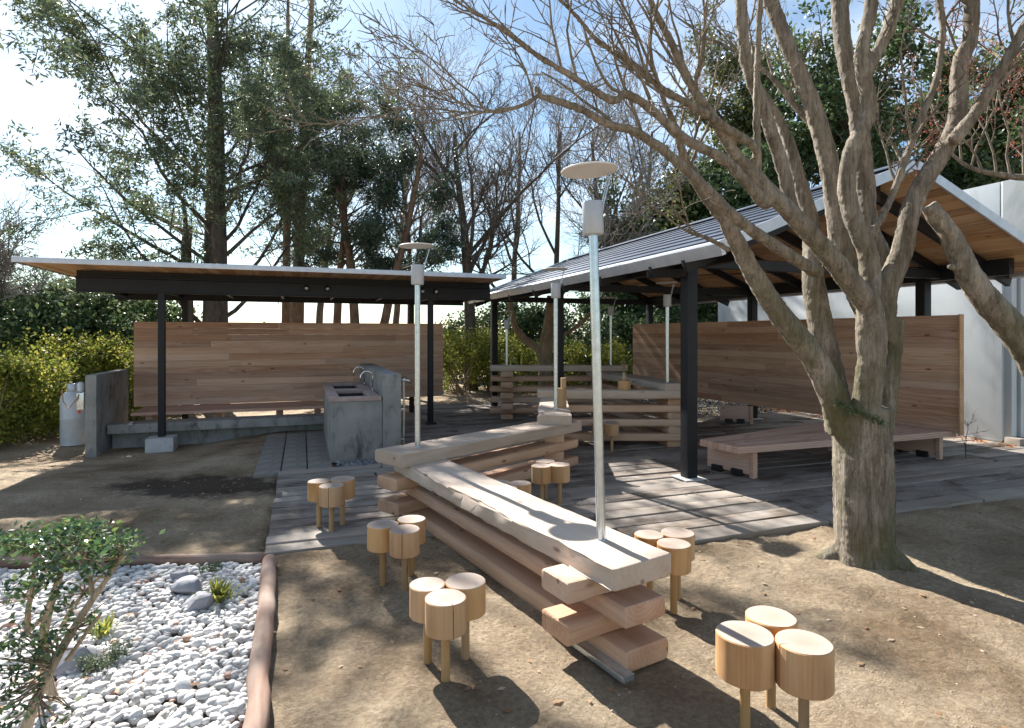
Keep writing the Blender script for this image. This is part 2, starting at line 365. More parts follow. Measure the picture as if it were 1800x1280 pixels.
# mound round the maple
Z = Z+.05*np.exp(-(((X-2.55)**2+(Y-4.25)**2)/.16))
GX, GY, GZ = xs, ys, Z
def gz(x, y):
    i = np.clip(np.searchsorted(GX, x)-1, 0, len(GX)-2); j = np.clip(np.searchsorted(GY, y)-1, 0, len(GY)-2)
    fx = (x-GX[i])/(GX[i+1]-GX[i]); fy = (y-GY[j])/(GY[j+1]-GY[j])
    return (GZ[j, i]*(1-fx)+GZ[j, i+1]*fx)*(1-fy)+(GZ[j+1, i]*(1-fx)+GZ[j+1, i+1]*fx)*fy
ny, nx_ = X.shape; idx = np.arange(nx_*ny).reshape(ny, nx_)
Q = np.stack([idx[:-1, :-1], idx[:-1, 1:], idx[1:, 1:], idx[1:, :-1]], -1).reshape(-1, 4)
gm = npmesh('ground', np.stack([X, Y, Z], -1).reshape(-1, 3), Q, 4)
def m_dirt():
    m, t, b, l = material('sandy_dirt'); v = N(t, 'ShaderNodeTexCoord').outputs['Object']
    c = ramp(t, noise(t, v, 1.1, 8, .62), [(.34, (.24, .17, .105)), (.5, (.41, .32, .22)), (.72, (.60, .49, .35))])
    sp = ramp(t, noise(t, v, 38, 6, .75), [(.40, (.60, .58, .56)), (.60, (1.06, 1.06, 1.06))])
    c = mix(t, .75, c, sp, 'MULTIPLY')
    dk = ramp(t, noise(t, v, 3.4, 7, .7, .6), [(.58, (0, 0, 0)), (.70, (1, 1, 1))])
    c = mix(t, mathn(t, 'MULTIPLY', dk, .5), c, (.12, .082, .052))
    gr = ramp(t, noise(t, v, 130, 3, .6), [(.62, (0, 0, 0)), (.74, (1, 1, 1))]); c = mix(t, mathn(t, 'MULTIPLY', gr, .25), c, (.50, .42, .31))
    # the dark patch of soil in front of the left shelter
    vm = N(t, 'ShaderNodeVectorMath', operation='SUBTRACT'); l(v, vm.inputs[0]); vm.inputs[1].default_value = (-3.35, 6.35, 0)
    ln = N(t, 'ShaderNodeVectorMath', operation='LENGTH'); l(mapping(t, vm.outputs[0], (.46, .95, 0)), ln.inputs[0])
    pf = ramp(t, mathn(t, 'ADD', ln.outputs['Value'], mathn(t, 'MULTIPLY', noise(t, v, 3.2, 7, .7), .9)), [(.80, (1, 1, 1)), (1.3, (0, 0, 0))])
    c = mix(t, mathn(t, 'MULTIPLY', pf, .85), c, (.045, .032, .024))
    l(c, b.inputs['Base Color']); b.inputs['Roughness'].default_value = .95; b.inputs['Specular IOR Level'].default_value = .15
    h = mathn(t, 'ADD', mathn(t, 'ADD', noise(t, v, 26, 8, .78), mathn(t, 'MULTIPLY', noise(t, v, 7, 5, .6, 1.2), 1.3)), mathn(t, 'MULTIPLY', noise(t, v, 160, 4, .7), .5)); bump(t, b, h, 1., .035)
    return m
put('ground', gm, mat=m_dirt(), kind='structure')

# ------------------------------------------------------------------ deck of sleepers
deck = thing('timber_deck', 'weathered dark timber sleeper deck running under both shelters', None, MG(1, 2), kind='structure')
rd = random.Random(3); used = 0
def plank_row(u0, u1, s, wd, lens):
    u = u0
    while u < u1-.15:
        L = min(rd.choice(lens)*rd.uniform(.85, 1.15), u1-u)
        if u1-u-L < .4: L = u1-u
        L = round(L-.018, 2)
        me = timber(L, wd-.010-rd.choice((0, .004, .010)), .09, .008, .0042, rd.randrange(4), 6)
        put('plank', me, MT(G(u+rd.uniform(-.006, .006), s+wd/2, -.066+rd.uniform(-.007, .006)), GA+rad(rd.uniform(-.25, .25)), rad(rd.uniform(-.6, .6))), deck, M_sleeper)
        u += L+.018
s = -1.65; i = 0
while s < 7.6:
    wd = .222
    u0 = -1.6
    plank_row(u0+(0 if i % 2 else -.12), 7.2 if s < 4.0 else 3.4, s, wd, (1.9, 2.1) if s < 3 else (2.4, 3.2)); s += wd; i += 1
s = -.85; i = 0
while s < 1.72:
    if i != 8: plank_row(-4.27, -1.5 if s < .6 else -1.55, s, .197, (1.2, 1.5, 2.0))
    else: plank_row(-4.2, -3.05, s, .197, (1.1,))
    s += .197; i += 1
s = 1.92
while s < 6.2:
    plank_row(-2.66, -1.55, s, .205, (2.,)); s += .205
# concrete paver path
path = thing('paved_path', 'dark concrete paver path beside the sink block', None, MG(-4, 3), kind='structure')
for i in range(2+1):
    for j in range(9):
        u = -4.55+i*.295; s = 1.86+j*.33
        put('paver', box(-.140, .140, -.154, .154, -.06, 0, .008) if (i, j) == (0, 0) else paver_me, MG(u+.15, s+.16, .012+rd.uniform(-.004, .004), rad(rd.uniform(-.5, .5))), path, M_paver)
        if (i, j) == (0, 0): paver_me = path.children[0].data

# ------------------------------------------------------------------ stones
def ico():
    bm = bmesh.new(); bmesh.ops.create_icosphere(bm, subdivisions=2, radius=1)
    V = np.array([v.co[:] for v in bm.verts]); Fc = np.array([[v.index for v in f.verts] for f in bm.faces]); bm.free(); return V, Fc
def ico1():
    bm = bmesh.new(); bmesh.ops.create_icosphere(bm, subdivisions=1, radius=1)
    V = np.array([v.co[:] for v in bm.verts]); Fc = np.array([[v.index for v in f.verts] for f in bm.faces]); bm.free(); return V, Fc
IC = ico(); IC1 = ico1()
def stones(name, P, size, seed, base=IC, flat=.6, bumpy=.12):
    r = np.random.default_rng(seed); V0, F0 = base; n = len(P)
    sc = size[:, None]*np.stack([r.uniform(.9, 1.45, n), r.uniform(.75, 1.0, n), r.uniform(flat-.1, flat+.15, n)], -1)
    ph = r.uniform(0, 6.28, (n, 1, 3)); V = V0[None]*np.ones((n, 1, 1))
    k = 1+bumpy*(np.sin(V[..., 0]*2.6+ph[..., 0])+np.sin(V[..., 1]*3.1+ph[..., 1])+np.sin(V[..., 2]*2.8+ph[..., 2]))*.6
    V = V*k[..., None]*sc[:, None]
    a = r.uniform(0, 6.28, n); ti = r.normal(0, .3, n); ca, sa = np.cos(a)[:, None], np.sin(a)[:, None]; ct, st_ = np.cos(ti)[:, None], np.sin(ti)[:, None]
    x, y, z = V[..., 0], V[..., 1], V[..., 2]
    y, z = y*ct-z*st_, y*st_+z*ct; x, z = x*ct+z*st_, -x*st_+z*ct; x, y = x*ca-y*sa, x*sa+y*ca
    V = np.stack([x, y, z], -1)+P[:, None]
    Fa = (F0[None]+(np.arange(n)*len(V0))[:, None, None]).reshape(-1, 3)
    return npmesh(name, V.reshape(-1, 3), Fa, 3)
def m_stone(name, cols, warm=None):
    m, t, b, l = material(name); ge = N(t, 'ShaderNodeNewGeometry'); v = N(t, 'ShaderNodeTexCoord').outputs['Object']
    c = ramp(t, ge.outputs['Random Per Island'], cols)
    c = mix(t, .5, c, ramp(t, noise(t, v, 45, 6, .7), [(.3, (.62, .62, .62)), (.7, (1.05, 1.05, 1.05))]), 'MULTIPLY')
    l(c, b.inputs['Base Color']); b.inputs['Roughness'].default_value = .7; bump(t, b, noise(t, v, 120, 4), .25, .002); return m
M_peb = m_stone('white_pebbles', [(0, (.34, .32, .30)), (.3, (.52, .505, .49)), (.972, (.64, .63, .61)), (.98, (.42, .24, .17)), (1, (.45, .28, .2))])
M_grav = m_stone('grey_gravel', [(0, (.08, .09, .10)), (.5, (.17, .18, .19)), (1, (.33, .34, .35))])
M_rock = m_stone('bluish_rock', [(0, (.25, .25, .28)), (1, (.31, .32, .34))])
# bed outline: corner c0, right edging log towards the camera, back edging log to the left
c0 = pz(474, 975, .07); cR = pz(452, 1290, .07); cL = pz(-60, 987, .07)
def inbed(P):
    a = (cR-c0).normalized(); nrm = Vector((-a.y, a.x)); 
    d = (P[:, 0]-c0.x)*nrm.x+(P[:, 1]-c0.y)*nrm.y
    yb = c0.y+(cL.y-c0.y)*(P[:, 0]-c0.x)/(cL.x-c0.x)
    return (d < -.05) & (P[:, 1] < yb-.05)
n = 12000; P = np.stack([RNG.uniform(-4.0, -.9, n), RNG.uniform(1.9, 4.15, n), RNG.uniform(.004, .034, n)], -1)
P = P[inbed(P)]; P = P[(P[:, 0] > -P[:, 1]*.98-.15)]
peb = stones('white_pebbles', P, RNG.uniform(.014, .027, len(P))*np.where(RNG.random(len(P)) < .12, 1.35, 1), 5)
put('white_pebble_bed', peb, mat=M_peb, label='bed of white pebbles with scattered brown stones inside log edging', cat='pebbles', kind='stuff')
bedm = prism([(c0.x-.03, c0.y-.03), (cR.x-.06, cR.y), (-4.6, cR.y), (cL.x-.5, cL.y-.05)], -.02, .006)
put('gravel_bed_base', bedm, mat=plain('bed_soil', (.16, .14, .12), .9), kind='structure')
# loose grey gravel beside the deck, under the screen and by the sinks
gp = []
for (u0, u1, s0, s1, n) in ((-3.6, -2.7, 1.75, 2.3, 900), (-3.1, -1.6, 1.45, 1.8, 500), (7.25, 7.9, -.9, 6, 1800), (3.5, 7.2, 4.05, 7.4, 2600), (2.6, 3.9, 5, 7.3, 600)):
    u = RNG.uniform(u0, u1, n); s_ = RNG.uniform(s0, s1, n); gp.append(np.stack([O.x+u*CU-s_*SU, O.y+u*SU+s_*CU, RNG.uniform(-.01, .012, n)+(-.01)], -1))
gp = np.concatenate(gp)
put('grey_gravel', stones('grey_gravel', gp, RNG.uniform(.012, .026, len(gp)), 6, IC1), mat=M_grav, label='loose grey gravel along the edges of the timber deck', cat='gravel', kind='stuff')
# larger rocks of the bed
def rockmesh(sz, seed):
    bm = bmesh.new(); bmesh.ops.create_icosphere(bm, subdivisions=4, radius=1); r = random.Random(seed)
    pl = [(Vector((r.gauss(0, 1), r.gauss(0, 1), r.gauss(0, .8))).normalized(), r.uniform(.55, .85)) for _ in range(11)]
    o3 = r.uniform(0, 50)
    for v in bm.verts:
        d = v.co.normalized(); k = 1.0
        for n_, h_ in pl:
            q = d.dot(n_)
            if q > .05: k = min(k, h_/q)
        k += .05*(vnoise(np.array([d.x*2+o3+d.z]), np.array([d.y*2+o3]), 3, 2)[0]-.5)+.03*(vnoise(np.array([d.x*2+o3-d.z]), np.array([d.y*2+d.z]), 9, 3)[0]-.5)
        v.co = d*k*sz; v.co.x *= 1.3; v.co.z *= .85
    me = bpy.data.meshes.new('rock'); bm.to_mesh(me); bm.free(); me.shade_smooth(); return me
for u, v, sz, lab in ((335, 1035, .085, 'pale bluish rock at the back of the pebble bed, left of the fern'), (350, 1062, .075, 'lilac grey rock just below the pale bluish rock beside the fern'), (318, 1012, .05, 'small grey rock touching the pale bluish rock in the pebble bed'), (135, 1165, .10, 'lilac grey rock behind the leaning shrub stem')):
    p = pz(u, v, .045); me = rockmesh(sz*1.05, int(u)) if 1 else stones('rock', np.array([[0, 0, 0]]), np.array([sz]), int(u), IC, .75, .32)
    put('garden_rock', me, MT(p), mat=M_rock, label=lab, cat='rock')
# edging logs
def edging(p, q, r0, r1, lab):
    d = (q-p); n = 14; pts = [p+d*i/n+Vector((0, 0, RNG.normal(0, .003))) for i in range(n+1)]
    L = d.length; loc = [(L*i/n, RNG.normal(0, .004), RNG.normal(0, .003)) for i in range(n+1)]
    rr = np.linspace(r0, r1, n+1)*(1+RNG.normal(0, .02, n+1))
    me = tubes('edging_log', [(np.array(loc), rr)], 14, True)
    put('edging_log', me, MX(p, q), mat=M_edge, label=lab, cat='log', group='logs edging the pebble bed')
edging(Vector((c0.x+.01, c0.y-.02, .035)), Vector((cR.x+.04, cR.y-.15, .035)), .05, .047, 'long rounded log edging the right side of the white pebbles')
edging(Vector((c0.x-.06, c0.y+.03, .03)), Vector((cL.x-.3, cL.y+.02, .03)), .042, .042, 'dark rounded log edging the far side of the white pebbles')

# ------------------------------------------------------------------ the zigzag log counter
T = .102
ctr = thing('log_counter', 'long zigzag bar counter of stacked squared logs, stepping up towards the back', 'counter', MT((0, 5.5, 0)))
def run(P0, d, L, slabW, k, layers, side, b0, b1, slab=True, jit=.015, name='beam', e0=0, e1=0):
    """P0 = front corner of slab, d = direction, side=+1 body lies to the left of d; b0..b1 = band of lower beams measured from that edge"""
    d = Vector((d[0], d[1], 0)).normalized(); nrm = Vector((-d.y, d.x, 0))*side
    for ly in layers:
        top = ly*T
        if slab and ly == k:
            c = P0+nrm*slabW/2; me = timber(L, slabW, T+.012, .018, .004, ly, 26, .022)
            M = MX(Vector((c.x, c.y, top-T-.006)), Vector((c.x, c.y, top-T-.006))+d)
            put('slab', me, M, ctr, M_slab)
        else:
            c = P0+nrm*(b0+b1)/2+d*(rd.uniform(-jit, jit)+e0); wd = (b1-b0)*rd.uniform(.95, 1.03)
            me = timber(L+rd.uniform(-jit, jit)+e1-e0, wd, T+.002, .026, .004, ly, 10)
            put(name, me, MX(Vector((c.x, c.y, top-T)), Vector((c.x, c.y, top-T))+d), ctr, M_beam)
aD = Vector((-.5225, .8526, 0)); aN = Vector((.8526, .5225, 0))
A0 = Vector((.457, 2.732, 0))
# run A: body lies to the right of its direction (side -1)
run(A0, aD, 2.87, .40, 5, (5, 3, 1), -1, .09, .37)
bD = Vector((.661, .750, 0)); bN = Vector((-.75, .661, 0)); B0 = Vector((-.891, 4.845, 0))
run(B0, bD, 2.56, .405, 6, (6, 4, 2), 1, .05, .33, e0=-.03)
# short stubs under the free front end of run A
for ly in (4, 2):
    c = A0+aD*.285+aN*(-.115); c.z = (ly-1)*T
    put('stub', timber(.50, .235, T+.002, .022, .003, ly, 5), MX(c, c+aN), ctr, M_beam)
C0 = Vector((.278, 6.53, 0)); cD = Vector((.061, .998, 0))
run(C0, cD, 2.35, .385, 7, (7, 5, 3, 1), -1, .08, .30, e0=.03)
D0 = Vector((.36, 8.31, 0)); dD = Vector((1, -.018, 0))
run(D0, dD, 2.2, .40, 8, (8, 6, 4, 2), 1, .05, .30)
E0 = Vector((2.15, 8.30, 0)); eD = Vector((-.215, .976, 0))
run(E0, eD, 3.2, .40, 9, (9, 7, 5, 3, 1), -1, .07, .30, e0=.03)
F0_ = Vector((-.42, 11.3, 0))
run(F0_, Vector((1, .0, 0)), 2.65, .40, 10, (10, 8, 6, 4, 2), 1, .05, .32)
for ly in (9, 7, 5, 3, 1):
    c = Vector((-.10, 11.12+rd.uniform(-.02, .02), (ly-1)*T)); put('stub', timber(.75, .235, T+.002, .018, .003, ly, 4), MX(c, c+Vector((0, 1, 0))), ctr, M_beam)
c = A0+aD*-.06+aN*.06
put('base_channel', box(0, .50, -.035, .035, .0, .028, .004), MX(Vector((c.x, c.y, .004)), Vector((c.x, c.y, .004))+aD), ctr, M_galv)

# ------------------------------------------------------------------ lamps on poles
def lamp(P, ph, lab, tilt=0, disc=True):
    """P base point on the timber, ph pole height to the bottom of the head"""
    M = MT(P) @ Matrix.Rotation(tilt, 4, 'Y')
    r = thing('pole_lamp', lab, 'lamp', M, 'pole lamps standing on the counter')
    put('pole', lathe([(.025, 0), (.025, ph)], 20), M, r, M_galv)
    put('base_ring', lathe([(.031, 0), (.031, .006), (.027, .010)], 20), M, r, M_galv)
    Mh = M @ Matrix.Translation((0, 0, ph))
    put('lamp_head', lathe([(.03, -.006), (.052, -.002), (.056, .004), (.056, .165), (.054, .172), (.047, .172), (.045, .13), (.01, .128)], 28), Mh, r, M_lamp)
    if disc:
        put('reflector_disc', lathe([(.148, .335), (.152, .338), (.152, .343), (.148, .346)], 40), Mh @ Matrix.Rotation(rad(-2), 4, 'Y'), r, M_disc)
        a = [((.05, .012, .10), (.062, .012, .17), (.11, .012, .336)), ((.05, -.012, .10), (.062, -.012, .17), (.11, -.012, .336))]
        put('arm', tubes('arm', [(np.array(q), np.full(3, .0035)) for q in a], 6), Mh @ Matrix.Rotation(rad(20), 4, 'Z'), r, M_galv)
    return r
p = pz(1057, 950, 5*T); lamp(p, 2.139-5*T, 'tallest looking grey pole lamp with round disc, on the front end of the counter', rad(-1.5))
p = pz(734, 787, 6*T); lamp(p, 2.05-6*T, 'grey pole lamp with round disc on the left corner of the zigzag counter')
p = pz(977, 722, 7*T); lamp(p, 2.045-7*T, 'grey pole lamp on the pale slab behind a wooden block, left of the black posts')
p = pz(1173, 673, 9*T); lamp(p, 2.02-9*T, 'grey pole lamp in front of the right timber screen, beside the nearest black post')
lamp(Vector((-.10, 11.5, 10*T)), 1.73-10*T, 'short grey pole lamp on the far left end of the counter')
lamp(Vector((1.93, 11.5, 10*T)), 2.0-10*T, 'grey pole lamp on the far right end of the counter near the bushes')

# ------------------------------------------------------------------ stools
def make_log_mesh(r, h, seed, crack):
    """sawn log 0..h with top material on upper face; optional drying crack"""
    rr = random.Random(seed); n = 40; ph = [rr.uniform(0, 6.28) for _ in range(3)]; V = []
    prof = [(r-.004, 0), (r, .004), (r*1.0, h*.5), (r, h-.004), (r-.004, h)]
    for q, z in prof:
        for i in range(n):
            a = 2*math.pi*i/n; k = q*(1+.018*math.sin(2*a+ph[0])+.012*math.sin(3*a+ph[1])+.006*math.sin(7*a+ph[2]))
            if crack and i == 0: k *= .62
            aa = a+(.045 if (crack and i == n-1) else -.045 if (crack and i == 1) else 0)
            if crack and i in (1, n-1): aa = (.022 if i == 1 else -.022)
            V.append((k*math.cos(aa), k*math.sin(aa), z))
    k = len(prof); Fc = [(j*n+i, j*n+(i+1) % n, (j+1)*n+(i+1) % n, (j+1)*n+i) for j in range(k-1) for i in range(n)]
    Fc += [tuple(range(n))[::-1], tuple((k-1)*n+i for i in range(n))]
    me = mesh('log', V, Fc, sharp=35); me.materials.append(M_log); me.materials.append(M_top); me.polygons[-1].material_index = 1; me.polygons[-2].material_index = 1
    return me
LOGS = [make_log_mesh(.096, .155, 1, True)]+[make_log_mesh(r_, .155, i_+2, i_ in (2, 5)) for i_, r_ in enumerate((.091, .099, .094, .102, .088, .097))]
LC = 0
LEG = lathe([(.0205, -.03), (.0205, .26)], 14, jit=.02)
def stool(pts, lab, dz=0, sc=1, crack=0, ang=-90):
    c = sum((Vector(p) for p in pts), Vector((0, 0, 0)))/len(pts)
    r = thing('log_stool', lab, 'stool', MT((c.x, c.y, dz)), 'three-log stools around the counter')
    # push the three logs to touch each other
    for i, p in enumerate(pts):
        p = Vector(p); d = Vector((p.x-c.x, p.y-c.y, 0)); d = d.normalized()*.111*sc
        q = Vector((c.x, c.y, 0))+d; h = .379-.155*sc+rd.uniform(-.004, .004)
        LC = globals()['LC'] = globals()['LC']+1; me = LOGS[0] if i == crack else LOGS[1+(LC*5 % 6)]
        M = MT((q.x, q.y, dz+h), rad(ang if i == crack else rd.uniform(0, 360))) @ Matrix.Scale(sc, 4)
        put('seat', me, M, r); put('leg', LEG, MT((q.x, q.y, dz), rad(rd.uniform(0, 360))), r, M_legw)
    return r
def P2(u, v, z=.379): return pz(u, v, z)
stool([P2(783, 1052), P2(757, 1028), P2(820, 1021)], 'three-log stool nearest the camera on the left side of the counter', ang=-62)
stool([P2(713, 931), P2(668, 921), P2(728, 911)], 'three-log stool with a dark split in its front log, beside the counter')
stool([P2(583, 858), P2(557, 849), P2(604, 846)], 'three-log stool standing on the timber deck left of the counter', .02, crack=9)
stool([P2(948, 819, .40), P2(986, 816, .40), P2(957, 808, .40)], 'three-log stool on the deck inside the bend of the counter', .02, crack=9)
stool([P2(1187, 958), P2(1140, 940), P2(1196, 934)], 'three-log stool just behind the front end of the counter, right side', ang=-50)
stool([P2(1412, 1128), P2(1310, 1112), P2(1355, 1084)], 'large three-log stool with slanting tops alone in the front right corner', 0, 1.13, crack=9)
stool([Vector((-.06, 4.62, 0)), Vector((.08, 4.80, 0)), Vector((-.12, 4.82, 0))], 'three-log stool almost hidden behind the long front slab', .02, crack=9)
stool([Vector((1.36, 8.02, 0)), Vector((1.20, 8.13, 0)), Vector((1.40, 8.22, 0))], 'three-log stool in shade in front of the far counter beams', .02, crack=9)

# things on the counter
blk = thing('wooden_block', 'upright wooden block with a peg on top behind the third pole lamp', 'block', MT((.58, 7.2, 7*T)))
put('block', lathe([(.072, 0), (.074, .004), (.074, .235), (.07, .24)], 8), MT((.60, 7.22, 7*T), rad(20)), blk, M_legw)
put('peg', box(-.028, .028, -.028, .028, 0, .13, .004), MT((.63, 7.22, 7*T+.24), rad(10)), blk, M_legw)
put('wooden_block', lathe([(.09, 0), (.092, .004), (.092, .13), (.088, .134)], 24), MT((1.62, 8.5, 8*T+.004)), mat=M_log, label='round wooden block under the flower vase on the far slab', cat='block')
vz = thing('flower_vase', 'small vase of dried pale flowers on a round wooden block', 'vase', MT((1.62, 8.5, 8*T+.138)))
put('vase', lathe([(.03, 0), (.038, .03), (.03, .08), (.02, .10), (.026, .115)], 20), MT((1.62, 8.5, 8*T+.138)), vz, plain('vase_glaze', (.36, .27, .17), .3))
st = []; fl = []
for i in range(16):
    a = random.uniform(0, 6.28); b_ = random.uniform(.1, .6); p0 = np.array([1.62, 8.5, 8*T+.24]); d = np.array([math.cos(a)*b_, math.sin(a)*b_, 1]); ln = random.uniform(.08, .17)
    p1 = p0+d*ln; st.append((np.array([p0, (p0+p1)/2+RNG.normal(0, .006, 3), p1]), np.full(3, .0018))); fl.append(p1)
put('flower_stems', tubes('stems', st, 4), par=vz, mat=M_stem)
put('flower_heads', stones('heads', np.array(fl), np.full(len(fl), .013), 3, IC1, .8), par=vz, mat=M_dry)

# ------------------------------------------------------------------ left shelter (sinks)
shl = thing('kitchen_shelter', 'low open shelter with flat wooden-lined roof and black steel frame, left', 'shelter', MG(-4, 4.9, -.1))
def hpost(z0, z1, w_=.092):
    t_ = .009; h = w_/2; poly = [(-h, -h), (h, -h), (h, -h+t_), (t_/2, -h+t_), (t_/2, h-t_), (h, h-t_), (h, h), (-h, h), (-h, h-t_), (-t_/2, h-t_), (-t_/2, -h+t_), (-h, -h+t_)]
    return prism(poly, z0, z1)
for (u, s, zb) in ((-6.06, 4.93, -.02), (-1.86, 4.93, .0), (-6.06, 6.85, -.1), (-1.86, 6.85, 0)):
    put('post', hpost(zb, 2.262), MG(u, s), shl, M_black)
put('footing', box(-.19, .19, -.19, .19, 0, .24, .02), MG(-6.06, 4.93, -.20), shl, M_foot)
put('footing', box(-.09, .09, -.09, .09, 0, .06, .01), MG(-1.86, 4.93, .0), shl, M_black)
for s in (4.93, 6.85):     # channel beams: web with two flanges and a ledge above
    L = 6.42; Mb = MG(-7.17, s, 2.262)
    put('beam', timber(L, .05, .20, .004, 0, 0, 1), Mb, shl, M_black)
    put('beam_flange', box(0, L, -.055, .03, .202, .222), Mb, shl, M_black); put('beam_flange', box(0, L, -.05, .03, -.016, -.001), Mb, shl, M_black)
    put('ledge', timber(L, .06, .085, .004, 0, 0, 1), Mb @ Matrix.Translation((0, .03, .224)), shl, M_black)
for i in range(8):
    put('joist', timber(1.86, .045, .12, .003, 0, 0, 1), MG(-7.0+i*.88, 4.96, 2.30, rad(90)), shl, M_black)
# spotlights
for uu in (-3.95, -3.62, -2.02, -1.78):
    r_ = put('spotlight', lathe([(.02, 0), (.034, .01), (.036, .085), (.030, .09), (.028, .07), (.005, .07)], 16), MG(uu, 4.88, 2.41) @ Matrix.Rotation(rad(115), 4, 'X'), shl, M_black)
    put('lens', lathe([(.026, .071), (.026, .074)], 14), MG(uu, 4.88, 2.41) @ Matrix.Rotation(rad(115), 4, 'X'), r_, plain('lens_white', (.6, .6, .6), .3) if uu == -3.95 else bpy.data.materials['lens_white'])
# soffit boards run front to back, then roof sheet
zf, zr = 2.585, 2.60
nb = 58; wd = 6.86/nb
sofA = timber(3.52, wd-.004, .018, .0015, 0, 0, 1)
for i in range(nb):
    put('soffit_board', sofA, MG(-7.60+wd*(i+.5), 4.10, zf+.0+rd.uniform(-.001, .001), rad(90)), shl, M_soffit)
put('roof_sheet', box(0, 6.88, 0, 3.55, .0195, .035), MG(-7.61, 4.085, zf), shl, M_roofm)
put('fascia', box(0, 6.90, -.012, .0, -.012, .062, .003), MG(-7.62, 4.083, zf), shl, M_trim)
put('fascia', box(0, 6.90, 0, .012, -.012, .062, .003), MG(-7.62, 7.637, zf), shl, M_trim)
for uu in (-7.62, -.73): put('fascia', box(-.012, 0, -.01, 3.565, -.012, .062, .003), MG(uu, 4.083, zf), shl, M_trim)
put('roof_top', box(0, 6.88, 0, 3.55, .036, .058), MG(-7.61, 4.086, zf), shl, M_trim)

# boarded screens
def screen(name, lab, Mx, L, z0, z1, rows, lens, mat, seed, th=.028, studs=5, side=-1):
    r_ = random.Random(seed); root = thing(name, lab, 'screen', Mx); h = (z1-z0)/rows
    for j in range(rows):
        x = 0; first = True
        while x < L-.01:
            l_ = r_.choice(lens)*(r_.uniform(.35, 1) if first else r_.uniform(.8, 1.1)); first = False
            l_ = L-x if L-x-l_ < .35 else l_; l_ = round(l_, 2) if x+l_ < L-.02 else L-x
            put('board', timber(l_-.0015, th, h-.0008, .0022, 0, 0, 1), Mx @ Matrix.Translation((x, 0+r_.uniform(-.0012, .0012), z0+j*h)), root, mat)
            x += l_
    for i in range(studs):
        put('stud', timber(z1-z0-.08, .06, .05, .003, 0, 0, 1), Mx @ Matrix.Translation((.06+(L-.12)*i/(studs-1), .045*-side, z0+.04)) @ Matrix.Rotation(rad(-90), 4, 'Y'), root, M_black)
    return root
Ms = MG(-6.80, 6.52, 0)
sc1 = screen('timber_screen', 'low wall of horizontal cedar boards behind the sinks under the left shelter', Ms, 5.53, .35, 1.845, 13, (1.8, 2.4, 3.0), M_board, 4)
# seat along it
bl = thing('wall_bench', 'long cedar seat along the board wall of the left shelter', 'bench', MG(-6.2, 6, .1))
for k in range(6):
    put('seat_board', timber(3.0 if k else 3.0, .155, .05, .004, 0, k, 1), MG(-6.62, 5.60+k*.158, .30), bl, M_bench)
for uu in (-6.4, -5.4, -4.4, -3.75):
    put('leg', box(-.05, .05, -.35, .35, -.1, .298, .004), MG(uu, 6.05, 0), bl, M_bench)
# concrete wall left of it and low kerb
wl = put('concrete_wall', prism([(-.07, 0), (.07, 0), (.07, 1.70), (-.07, 1.70)], -.4, 1.02, .008), MG(-6.93, 4.72, 0), mat=M_conc, label='short grey concrete side wall between the gas cylinder and the shelter', cat='wall')
kb = thing('concrete_kerb', 'low concrete ledge along the ground under the left shelter seat', 'ledge', MG(-5, 5.1, -.1))
put('ledge_top', box(0, 3.9, 0, .42, -.14, 0, .012), MG(-6.83, 5.10, .228), kb, M_conc)
put('ledge_base', box(0, 3.85, .24, .40, -.4, -.142), MG(-6.82, 5.10, .228), kb, M_conc)

# sinks
sk = thing('sink_block', 'concrete outdoor sink block with reddish rim and two taps', 'sink', MG(-3.35, 3.4, 0))
u0, u1, s0, s1 = -3.68, -3.03, 2.34, 4.84
put('front_wall', box(0, u1-u0, 0, .09, -.02, .755, .005), MG(u0, s0), sk, M_conc)
put('side_wall', box(0, .09, .092, s1-s0-.092, -.02, .755, .005), MG(u0, s0), sk, M_conc)
put('back_wall', box(0, u1-u0, s1-s0-.09, s1-s0, -.02, .755, .005), MG(u0, s0), sk, M_conc)
wlen = s1-s0
# rim frame with basins
put('rim', box(0, u1-u0+.0, 0, .13, 0, .055, .006), MG(u0-.015, s0-.015, .757), sk, M_rim)
put('rim', box(0, .13, .132, wlen-.11, 0, .055, .006), MG(u0-.015, s0-.015, .757), sk, M_rim)
put('rim', box(0, u1-u0, wlen-.108, wlen+.02, 0, .055, .006), MG(u0-.015, s0-.015, .757), sk, M_rim)
put('rim', box(.132, u1-u0, 1.08, 1.32, 0, .055, .006), MG(u0-.015, s0-.015, .757), sk, M_rim)
put('rim', box(u1-u0-.15, u1-u0, .132, 1.078, 0, .05, .006), MG(u0-.015, s0-.015, .757), sk, M_rim)
put('rim', box(u1-u0-.15, u1-u0, 1.322, wlen-.11, 0, .05, .006), MG(u0-.015, s0-.015, .757), sk, M_rim)
for a, b_ in ((.12, 1.09), (1.31, wlen-.1)):
    bm = bmesh.new(); bmesh.ops.create_cube(bm, size=1)
    for v in bm.verts: v.co = Vector((.11+(v.co.x+.5)*(u1-u0-.25), a+(v.co.y+.5)*(b_-a), -.18+(v.co.z+.5)*.20))
    bmesh.ops.delete(bm, geom=[f for f in bm.faces if f.normal.z > .5], context='FACES')
    me = bpy.data.meshes.new('basin'); bm.to_mesh(me); bm.free(); put('basin', me, MG(u0, s0, .757), sk, M_dark)
sp_ = put('splash_wall', prism([(0, -.0), (.235, -.0), (.235, 3.3), (0, 3.3)], -.03, 1.09, .01), MG(u1+.004, s0-.02), sk, M_conc)
